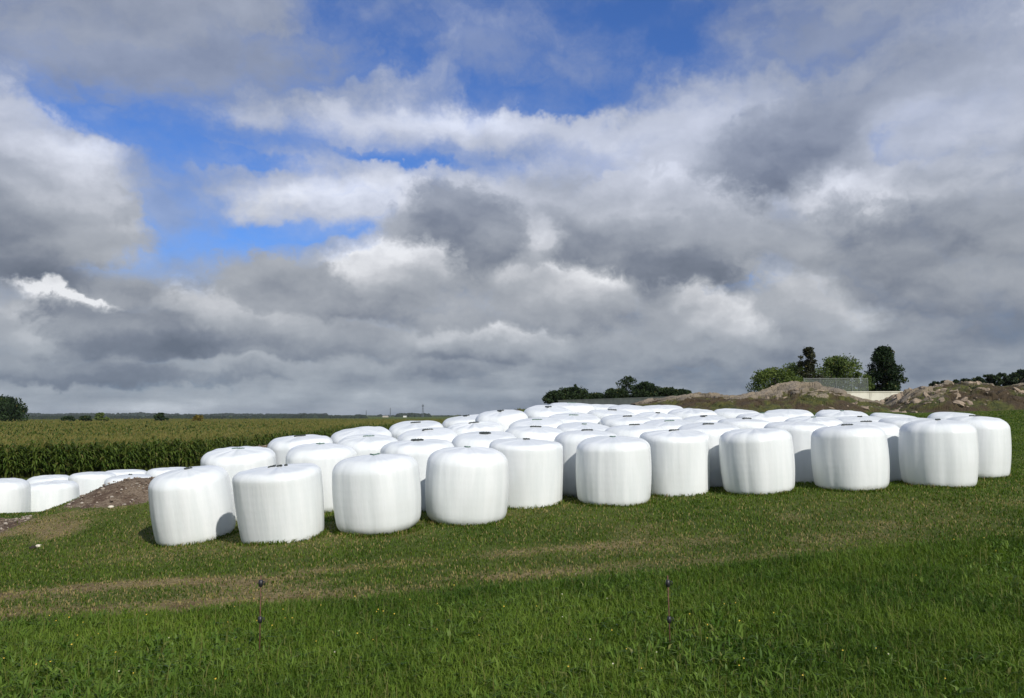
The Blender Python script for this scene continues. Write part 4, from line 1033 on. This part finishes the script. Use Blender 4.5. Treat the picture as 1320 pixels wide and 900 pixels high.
tree('thin_tree', 1021, 1060, 448, 506, 67, 'brownish', 'thin open bronze-green tree rising above the bushes', 'tree', GB, 'tall', 34, 110, seed=5, stem=.05)
tree('bush', 1038, 1124, 460, 506, 68, 'mid', 'mid green rounded bush behind the net fence', 'bush', GB, 'bush', 52, 140, seed=7, stem=.0)
tree('conifer', 1110, 1168, 447, 508, 63, 'dark', 'dense very dark evergreen tree at the right end of the pale wall', 'tree', GB, 'cone', 60, 260, seed=9, stem=.0)
tree('bush', 1086, 1126, 480, 508, 58, 'olive', 'small yellowish bush in front of the dark evergreen', 'bush', GB, 'bush', 14, 120, seed=11, stem=.0)
GL = 'dark bushes above the grey wall'
for i, (a_, b_, yt, st_, lab) in enumerate([(697, 738, 504, 'bush', 'dark bush at the left end of the row above the grey wall'),
     (716, 762, 499.5, 'bush', 'dark bush second from the left above the grey wall, with small pointed tips'),
     (748, 790, 507, 'bush', 'low dark shrub in the dip between the bush groups'),
     (766, 812, 501, 'bush', 'dark bush left of the thin spreading tree'),
     (806, 858, 493, 'bush', 'tallest dark bush right of the thin spreading tree'),
     (838, 880, 500, 'bush', 'dark bush sloping down to the right above the wall'),
     (862, 893, 502, 'bush', 'last low dark shrub at the right, beside the rock')]):
    tree('bush', a_, b_, yt, 520, 82, 'deep', lab, 'bush', GL, st_, 40, 130, seed=40 + i, stem=.0)
tree('thin_tree', 788, 828, 485, 519, 84, 'deep', 'thin open tree spreading above the dark bushes', 'tree', GL, 'tall', 26, 36, seed=64, stem=.1)
tree('conifer', 735, 748, 496, 516, 83, 'deep', 'small pointed conifer poking out of the left bushes', 'tree', GL, 'cone', 14, 60, seed=61, stem=0)
# treeline on the hill at the right
GH = 'dark trees on the hill at the right edge'
HL = ['first low tree of the hill line, just above the stony rock', 'second low tree of the hill line', 'third tree of the hill line, above the rock crest', 'fourth dark tree of the hill line', 'fifth dark tree of the hill line',
      'sixth dark tree of the hill line', 'seventh dark tree of the hill line', 'eighth dark tree of the hill line, near the edge', 'tallest dark tree at the right edge of the photo', 'dark tree of the hill line just outside the frame']
for i, (a_, yt) in enumerate([(1205, 492), (1218, 491), (1232, 490), (1248, 488.5), (1262, 486), (1276, 483), (1289, 481), (1302, 481), (1316, 476.5), (1332, 475)]):
    wd_ = 15 if i < 3 else 26
    tree('hill_tree', a_ - wd_ / 2, a_ + wd_ / 2, yt, 501, 120, 'deep', HL[i], 'tree', GH, 'round' if i % 2 else 'bush', 18, 100, seed=70 + i, stem=0)
# hump of rough ground right behind the second rock
outcrop('rock_outcrop', [(1268, 512), (1285, 502), (1300, 498), (1318, 495), (1340, 494), (1380, 497), (1420, 505), (1450, 520)], 62, 6, 'rough grassy rock slope at the right edge, behind the stony hump', (.95, .45), 29, rough=.2)

# far trees across the corn field
tree('leafy_tree', -28, 32, 511, 553, 170, 'dark', 'dark broad tree at the left edge of the photo beyond the corn', 'tree', None, 'round', 46, 150, seed=80, stem=.05, zb=at(0, 556, 170).z)
GT = 'small trees along the far side of the corn field'
for i, (a_, b_, yt, kd, lab) in enumerate([(118, 142, 532.5, 'mid', 'small green tree beyond the corn, left one of the far trees'), (196, 217, 533, 'dark', 'small dark tree beyond the corn, left of the yellow bush'),
                                           (244, 264, 536, 'yellow', 'small yellow-brown bush beyond the corn'), (76, 100, 537, 'dark', 'low dark trees beside the far barn roof'), (100, 120, 536, 'dark', 'low dark tree right of the far barn')]):
    tree('far_tree', a_, b_, yt, 550, 210, kd, lab, 'tree', GT, 'bush', 16, 90, seed=90 + i, stem=0, zb=at(a_, 552, 210).z)

# ------------------------------------------------------------------ far barn
roof_m = simple('grey_roof', (.20, .21, .22, 1), .7, var=.1)
wallm = simple('brown_boards', (.12, .06, .045, 1), .9)
whit = simple('white_plaster', (.75, .74, .72, 1), .8, var=.05)
a, b = at(24, 547.5, 176), at(75, 547.5, 176)
L = b.x - a.x; zb = at(24, 556, 176).z; hr = a.z - zb
o = empty('barn', (a.x, 176, zb)); tag(o, 'low grey roofed barn with a white chimney beyond the corn', 'barn')
mb = MB(); mb.box((L / 2, 2.5, .3), (L - .4, 5, .6)); mb.build('wall', wallm, o)
mb = MB(); mb.prism([(0, 0), (0, .06), (0, .06)], 0, .1) if False else None
mb.v = []; 
rv = [(-.2, -.4, .55), (L + .2, -.4, .55), (L + .2, 2.5, hr), (-.2, 2.5, hr), (L + .2, 5.4, .55), (-.2, 5.4, .55), (-.2, -.4, .47), (L + .2, -.4, .47), (L + .2, 2.5, hr - .08), (-.2, 2.5, hr - .08), (L + .2, 5.4, .47), (-.2, 5.4, .47)]
mb._add(rv, [[0, 1, 2, 3], [3, 2, 4, 5], [7, 6, 9, 8], [8, 9, 11, 10], [6, 7, 1, 0], [10, 11, 5, 4], [0, 3, 9, 6], [3, 5, 11, 9], [2, 1, 7, 8], [4, 2, 8, 10]])
ro = mb.build('roof', roof_m, o)
mb = MB(); mb.box((L * .47, 2.2, hr + .1), (.6, .6, 1.0)); mb.build('chimney', whit, ro)

# ------------------------------------------------------------------ corn field
corn_mat = leaf_material('corn_leaf', (.050, .095, .016, 1), (.155, .21, .042, 1), (.30, .225, .09, 1), .42, .5)
EDGE = np.array([(-60, -10), (-40, 28), (-27.6, 43), (-23.0, 50), (-20.8, 58), (-19.8, 68), (-17.5, 90), (-14, 118), (-11, 160), (-14, 220), (-20, 330)], float)
def corn_edge_x(y): return np.interp(y, EDGE[:, 1], EDGE[:, 0])
def corn(n, y0, y1, depth0, depth1, nleaf, power, scale_px):
    u = rng.random(n); y = y0 * (y1 / y0) ** (u ** power)
    ex = corn_edge_x(y); back = depth0 + rng.random(n) ** 1.0 * (depth1 - depth0)
    x = ex - back
    # keep to rows running along the edge
    x = np.round(x / .75) * .75 + rng.normal(0, .05, n)
    z = ground_z(x, y, False); hc = (1.68 + .17 * rng.normal(size=n)) * (1 + .05 * vnoise(x * .1, y * .1, 3, 3))
    Vs = []; Fq = []; Ts = []; b0 = 0
    dryt = np.clip(.35 + .8 * sst(70, 200, y) + .55 * vnoise(x * .05, y * .08, 71, 3), 0, 1)
    # stalk
    def emit(V, F_, T):
        nonlocal b0
        Vs.append(V.reshape(-1, 3)); Fq.append(F_ + b0); Ts.append(T); b0 += V.shape[0] * V.shape[1]
    for li in range(nleaf):
        t_ = .18 + .74 * li / max(1, nleaf - 1) if nleaf > 4 else .60 + .34 * li / max(1, nleaf - 1)
        a = rng.uniform(0, 2 * math.pi, n); ln = rng.uniform(.38, .62, n) * (1.05 - .45 * abs(t_ - .5)); wd = rng.uniform(.035, .055, n) * scale_px
        ca, sa = np.cos(a), np.sin(a); zz_ = z + hc * t_
        px_, py_ = -sa * wd, ca * wd
        V = np.empty((n, 7, 3))
        V[:, 0] = np.c_[x - px_ * .5, y - py_ * .5, zz_]; V[:, 1] = np.c_[x + px_ * .5, y + py_ * .5, zz_]
        V[:, 2] = np.c_[x + ca * ln * .35 + px_, y + sa * ln * .35 + py_, zz_ + ln * .42]; V[:, 3] = np.c_[x + ca * ln * .35 - px_, y + sa * ln * .35 - py_, zz_ + ln * .42]
        V[:, 4] = np.c_[x + ca * ln * .8 + px_ * .7, y + sa * ln * .8 + py_ * .7, zz_ + ln * .30]; V[:, 5] = np.c_[x + ca * ln * .8 - px_ * .7, y + sa * ln * .8 - py_ * .7, zz_ + ln * .30]
        V[:, 6] = np.c_[x + ca * ln * 1.05, y + sa * ln * 1.05, zz_ - ln * .05]
        i = np.arange(n)[:, None] * 7
        F_ = np.concatenate([i + np.array([0, 1, 2, 3]), i + np.array([3, 2, 4, 5]), i + np.array([5, 4, 6, 6])])
        T = np.c_[np.clip(.45 + .3 * rng.normal(size=n), 0, 1), np.clip(dryt * (t_ - .45) * .45 + (rng.random(n) < .06) * .5, 0, 1), np.zeros(n)]
        emit(V, F_, np.repeat(T, 7, 0))
    # stalk and tassel
    wd = .018 * scale_px
    V = np.empty((n, 4, 3)); a = rng.uniform(-.4, .4, n)
    V[:, 0] = np.c_[x - wd, y, z]; V[:, 1] = np.c_[x + wd, y, z]; V[:, 2] = np.c_[x + wd * .7, y, z + hc]; V[:, 3] = np.c_[x - wd * .7, y, z + hc]
    i = np.arange(n)[:, None] * 4
    emit(V, i + np.array([0, 1, 2, 3]), np.repeat(np.c_[np.full(n, .5), np.full(n, .15), np.zeros(n)], 4, 0))
    for k_ in range(3):
        a = rng.uniform(0, 6.28, n); l_ = rng.uniform(.10, .22, n); w_ = .012 * scale_px
        V = np.empty((n, 4, 3)); dx_, dy_ = np.cos(a) * l_ * .6, np.sin(a) * l_ * .6
        V[:, 0] = np.c_[x - w_, y, z + hc - .02]; V[:, 1] = np.c_[x + w_, y, z + hc - .02]; V[:, 2] = np.c_[x + dx_ + w_, y + dy_, z + hc + l_]; V[:, 3] = np.c_[x + dx_ - w_, y + dy_, z + hc + l_]
        emit(V, i + np.array([0, 1, 2, 3]), np.repeat(np.c_[np.full(n, .8), rng.uniform(.35, .85, n), np.zeros(n)], 4, 0))
    return np.concatenate(Vs), Fq, np.concatenate(Ts)
allV = []; allF = []; allT = []; b0 = 0
for args in [(9000, 36, 130, 0, 5, 9, 1.0, 1.1), (15000, 36, 150, 4, 45, 4, 1.0, 1.5), (26000, 60, 330, 2, 130, 3, .9, 2.4), (9000, 45, 330, 30, 260, 3, .9, 2.8)]:
    V, Fq, T = corn(*args)
    # triangles were written as degenerate quads: split them here
    for f in Fq:
        tri = f[:, 2] == f[:, 3]
        if tri.any(): allF.append(f[tri][:, :3] + b0)
        if (~tri).any(): allF.append(f[~tri] + b0)
    allV.append(V); allT.append(T); b0 += len(V)
me = np_mesh('corn_field', np.concatenate(allV), allF, attrs={'tint': np.concatenate(allT)})
tag(link('corn_field', me, corn_mat), 'field of standing green maize with browning tassels on the left', 'corn field', kind='stuff')

# ------------------------------------------------------------------ distant woods, masts and buildings on the horizon
wood_m = simple('distant_wood', (.018, .028, .018, 1), .95, var=.4, scale=.05)
def woods(name, px0, px1, Y, ylo, yhi, label, seed, n, dep=60, foot=541.5):
    g = np.random.default_rng(seed); mb_v = []; mb_f = []; b = 0
    px = np.sort(g.uniform(px0, px1, n))
    env = vnoise(px * .03, px * 0, seed, 4)
    ns = 8
    for i in range(n):
        yy = ylo + (yhi - ylo) * (.5 + .5 * env[i]) + g.normal(0, .35)
        Yd = Y + g.uniform(0, dep); P0 = at(px[i], foot, Yd); P1 = at(px[i], yy, Yd)
        h = P1.z - P0.z; r = h * g.uniform(.35, .7); cone = g.random() < .4
        for (q, zz_) in ((.75, .0), (1.0, .35), (.85 if not cone else .6, .7), (.35 if not cone else .12, .95)):
            for j in range(ns):
                a = 2 * math.pi * j / ns; k_ = q * r * g.uniform(.8, 1.15)
                mb_v.append((P0.x + k_ * math.cos(a), Yd + k_ * math.sin(a), P0.z - 1 + (h + 1) * zz_ * g.uniform(.96, 1.04)))
        mb_v.append((P0.x, Yd, P1.z))
        for l_ in range(3):
            for j in range(ns): mb_f.append((b + l_ * ns + j, b + l_ * ns + (j + 1) % ns, b + (l_ + 1) * ns + (j + 1) % ns, b + (l_ + 1) * ns + j))
        for j in range(ns): mb_f.append((b + 3 * ns + j, b + 3 * ns + (j + 1) % ns, b + 4 * ns, b + 4 * ns))
        b += 4 * ns + 1
    f = np.array(mb_f); tri = f[:, 2] == f[:, 3]
    me = np_mesh(name, np.array(mb_v), [f[~tri], f[tri][:, :3]])
    return tag(link(name, me, wood_m), label, 'woods', kind='stuff')
woods('distant_woods', -40, 420, 1900, 535, 531.5, 'long dark wooded ridge on the horizon behind the corn field', 4, 700, 300)
woods('far_hedgerow', 15, 330, 620, 537.5, 533.8, 'dark hedgerow trees along the far side of the corn on the left', 14, 420, 60, 548)
woods('far_hedgerow', 300, 470, 800, 536.5, 533.3, 'dark hedgerow trees farther right behind the corn', 15, 200, 60, 545)
woods('distant_woods', 400, 640, 1500, 536.5, 534.5, 'low distant wood on the horizon below the masts', 5, 260, 200)
woods('distant_grove', 513, 553, 1300, 534.5, 531.5, 'darker distant clump of trees around the foot of the taller mast', 6, 70, 60)
woods('distant_woods', 620, 1400, 1500, 536, 533, 'distant wood behind the rocks and bushes', 8, 300, 200)
mast_m = simple('mast_steel', (.12, .14, .16, 1), .6, metal=.2)
for (px, yt, Yd, wd_, lab) in [(545, 521, 1200, 2.6, 'taller grey mast standing on the horizon above the bales'), (503, 526, 1250, 1.2, 'thinner grey mast on the horizon, left of the taller one'), (472, 529, 1300, 1.0, 'shortest faint mast on the horizon, farthest left')]:
    P0, P1 = at(px, 538, Yd), at(px, yt, Yd); h = P1.z - P0.z
    o = empty('mast', P0); tag(o, lab, 'mast')
    mb = MB()
    for sx_, sy_ in ((-1, -1), (1, -1), (1, 1), (-1, 1)): mb.tube([(sx_ * wd_ / 2, sy_ * wd_ / 2, 0), (sx_ * wd_ * .15, sy_ * wd_ * .15, h)], .22, 5)
    for k_ in range(8):
        z_a, z_b = h * k_ / 8, h * (k_ + 1) / 8; s_a = wd_ / 2 * (1 - .7 * k_ / 8)
        mb.tube([(-s_a, -s_a, z_a), (s_a, -s_a, z_b)], .12, 4); mb.tube([(s_a, -s_a, z_a), (-s_a, -s_a, z_b)], .12, 4)
    mb.build('lattice', mast_m, o)
    if px == 545: mb = MB(); mb.box((0, 0, h * .86), (3.4, 1.2, 1.6)); mb.build('equipment', mast_m, o)
pal = simple('pale_house_wall', (.5, .44, .38, 1), .85)
for (px, wd_, lab, col) in [(466, 6, 'pale distant building at the edge of the low wood', pal), (522, 4, 'tiny white distant house beside the dark clump of trees', whit), (497, 7, 'low pale distant shed between the masts', pal)]:
    P0 = at(px, 540, 1150); W_ = wd_ / F * 1150; o = empty('far_house', P0); tag(o, lab, 'building')
    mb = MB(); mb.box((0, 0, 2.0), (W_, 6, 4.0)); mb.build('wall', col, o)
    mb = MB(); mb.prism([(-W_ / 2 - .3, 4.002), (W_ / 2 + .3, 4.002), (W_ / 2 - 1, 5.2), (-W_ / 2 + 1, 5.2)], -3.2, 3.2); mb.build('roof', roof_m, o)
hz = MB(); hz.box((0, 2250, 13.0), (9400, 7900, 34))
hm = bpy.data.materials.new('haze_air'); hm.use_nodes = True; hn_ = hm.node_tree.nodes
for n in list(hn_): hn_.remove(n)
pv = hn_.new('ShaderNodeVolumePrincipled'); pv.inputs['Color'].default_value = (.86, .92, 1.0, 1); pv.inputs['Density'].default_value = .00008; pv.inputs['Anisotropy'].default_value = .2
ho = hn_.new('ShaderNodeOutputMaterial'); hm.node_tree.links.new(pv.outputs[0], ho.inputs['Volume'])
tag(hz.build('haze', hm), 'thin bluish haze over the whole plain', 'haze', kind='stuff')
print('objects', len(scene.objects))
